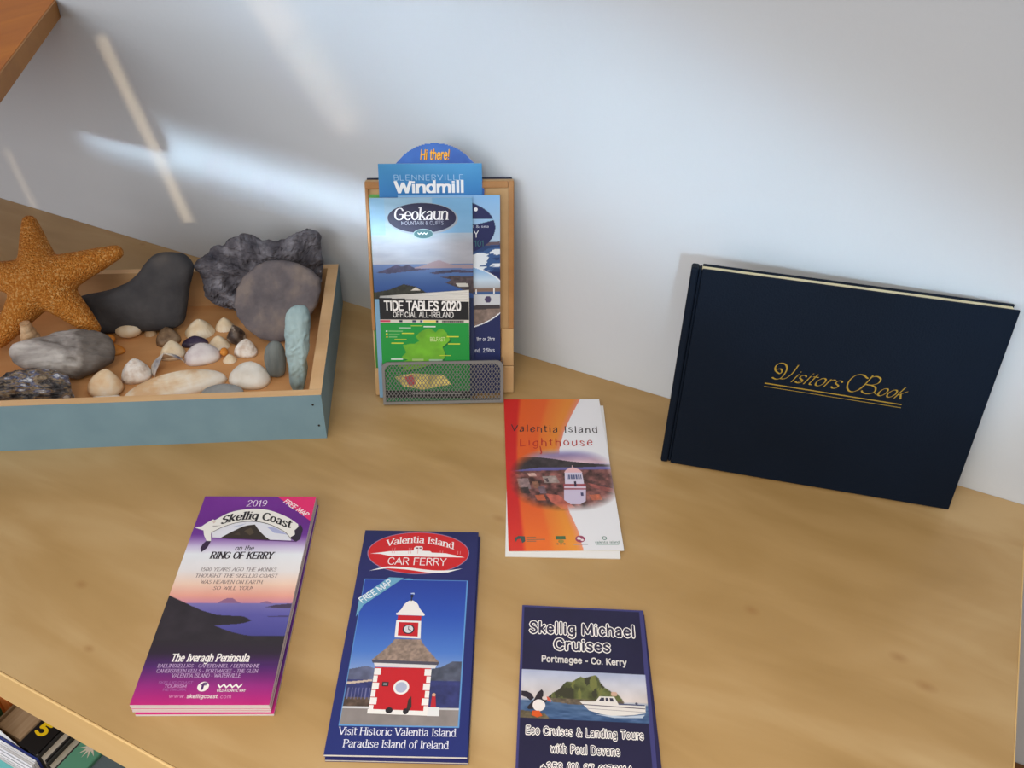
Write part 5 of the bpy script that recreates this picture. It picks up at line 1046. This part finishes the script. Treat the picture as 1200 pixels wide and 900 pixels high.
# ------------------------------------------------------------------ visitors book leaning on the wall
BA, BT, BW, BH, BD = 0.223, 0.1421, 0.2638, 0.2005, 0.0105
be = Vector((math.cos(BA), math.sin(BA), 0)); bn = Vector((-math.sin(BA), math.cos(BA), 0)); bu = tz * math.cos(BT) + bn * math.sin(BT); bm_ = be.cross(bu)
gb = thing('guest_book', 'navy visitors book with gold script title leaning against the white wall at the right', 'book')
gb.matrix_world = frame(be, bu, bm_, Vector((0.2054, -0.0938, 0.0032)))
def gpart(name, boxes, m, parent=gb, bev=0.0007):
    b = bmesh.new()
    for lo, hi in boxes: add_box(b, lo, hi, 0, bev)
    return mesh_obj(name, b, m, parent)
fcov = gpart('front_cover', [((0.0095, 0, -0.0024), (BW, BH, 0.0))], M['guest_cover'])
gpart('back_cover', [((0.0095, 0.0, -BD - 0.0022), (BW - 0.002, BH + 0.0005, -BD))], M['guest_cover'])
gpart('spine', [((0.0, 0.0, -BD - 0.0022), (0.0068, BH + 0.0002, 0.0006)), ((0.0066, 0.0004, -BD - 0.0016), (0.0097, BH - 0.0004, -0.0010))], M['guest_cover'], bev=0.0018)
gpart('page_block', [((0.0075, 0.0035, -BD + 0.0002), (BW - 0.0035, BH - 0.0012, -0.0026))], M['cream_paper'], bev=0)
# the gold title: script lettering drawn with a slanted nib
def ribbon(paths, wx, wy, ang):
    out = []; nb = nibs(wx, wy, ang, n=8)
    for P in paths:
        for a, b in zip(P[:-1], P[1:]): out.append(hull(list(np.array(a) + nb) + list(np.array(b) + nb)))
    return out
cur = lambda *P: catmull(list(P), 8)
polys = []
V_ = [cur((88.5, 113.5), (86.5, 115.5), (86.2, 119.5), (89.5, 123), (94.0, 122.4), (96.0, 118), (94.4, 111.5), (91.8, 107.8), (88.4, 106.6), (85.2, 107.8)), cur((88.5, 113.5), (91, 112.6), (92.3, 115), (91.0, 117.4), (88.8, 116.8)), cur((91.8, 107.8), (96, 108.4), (100.4, 113), (103.4, 119.4), (104.8, 123.4))]
B_ = [cur((164, 120.6), (159, 123.4), (153.4, 121.6), (149.6, 115.4), (149.4, 109), (152.6, 105.6), (157.4, 107), (162.4, 113.4), (166.4, 121.4), (167.4, 124)), cur((166.4, 122.2), (171, 123.8), (174.6, 121.8), (173.4, 117.4), (168.4, 114.8), (164.0, 114.6)), cur((168.4, 114.8), (172.4, 112.8), (172.2, 108.4), (167.6, 105.8), (163.2, 106.4), (161.8, 108))]
polys += ribbon(V_, 1.6, .45, .6) + ribbon(B_, 1.6, .45, .6)
def script(t_, x0, x1, base, xh):
    out = []; st, w = strokes(t_, False, .25); sx = (x1 - x0) / w; sy = xh / 5.0
    for P, k in st: out.append([np.array((x0 + X * sx + (Y * sy) * .55, base + Y * sy)) for X, Y in P])
    return out
pth = script('isitors', 100.6, 141.4, 106.2, 8.2) + script('ook', 173.6, 195.4, 105.6, 8.0); polys += ribbon(pth, 1.55, .45, .55)
lig = [cur((167.4, 124), (164.6, 117), (160.6, 109.6), (156.6, 106.4)), cur((104.8, 106.4), (107.4, 106.6), (110, 110)), cur((172.2, 108.4), (174.4, 106.6), (177, 107.4))]; polys += ribbon(lig, .8, .3, .55)
polys.append([(80.0, 100.5), (197.2, 99.7), (197.2, 100.7), (80.0, 101.6)]); polys.append([(80.0, 97.5), (197.6, 96.9), (197.6, 97.4), (80.0, 98.0)])
b = bmesh.new()
for i, q in enumerate(polys):
    A_ = [b.verts.new((x / 1000, y / 1000, 0.00022 + (i % 14) * 0.0000022)) for x, y in q]; f = b.faces.new(A_)
b.normal_update()
for f in b.faces:
    if f.normal.z < 0: f.normal_flip()
tt = mesh_obj('gold_title', b, M['gold'], fcov); tt['label'] = 'gold script title with two underlines'
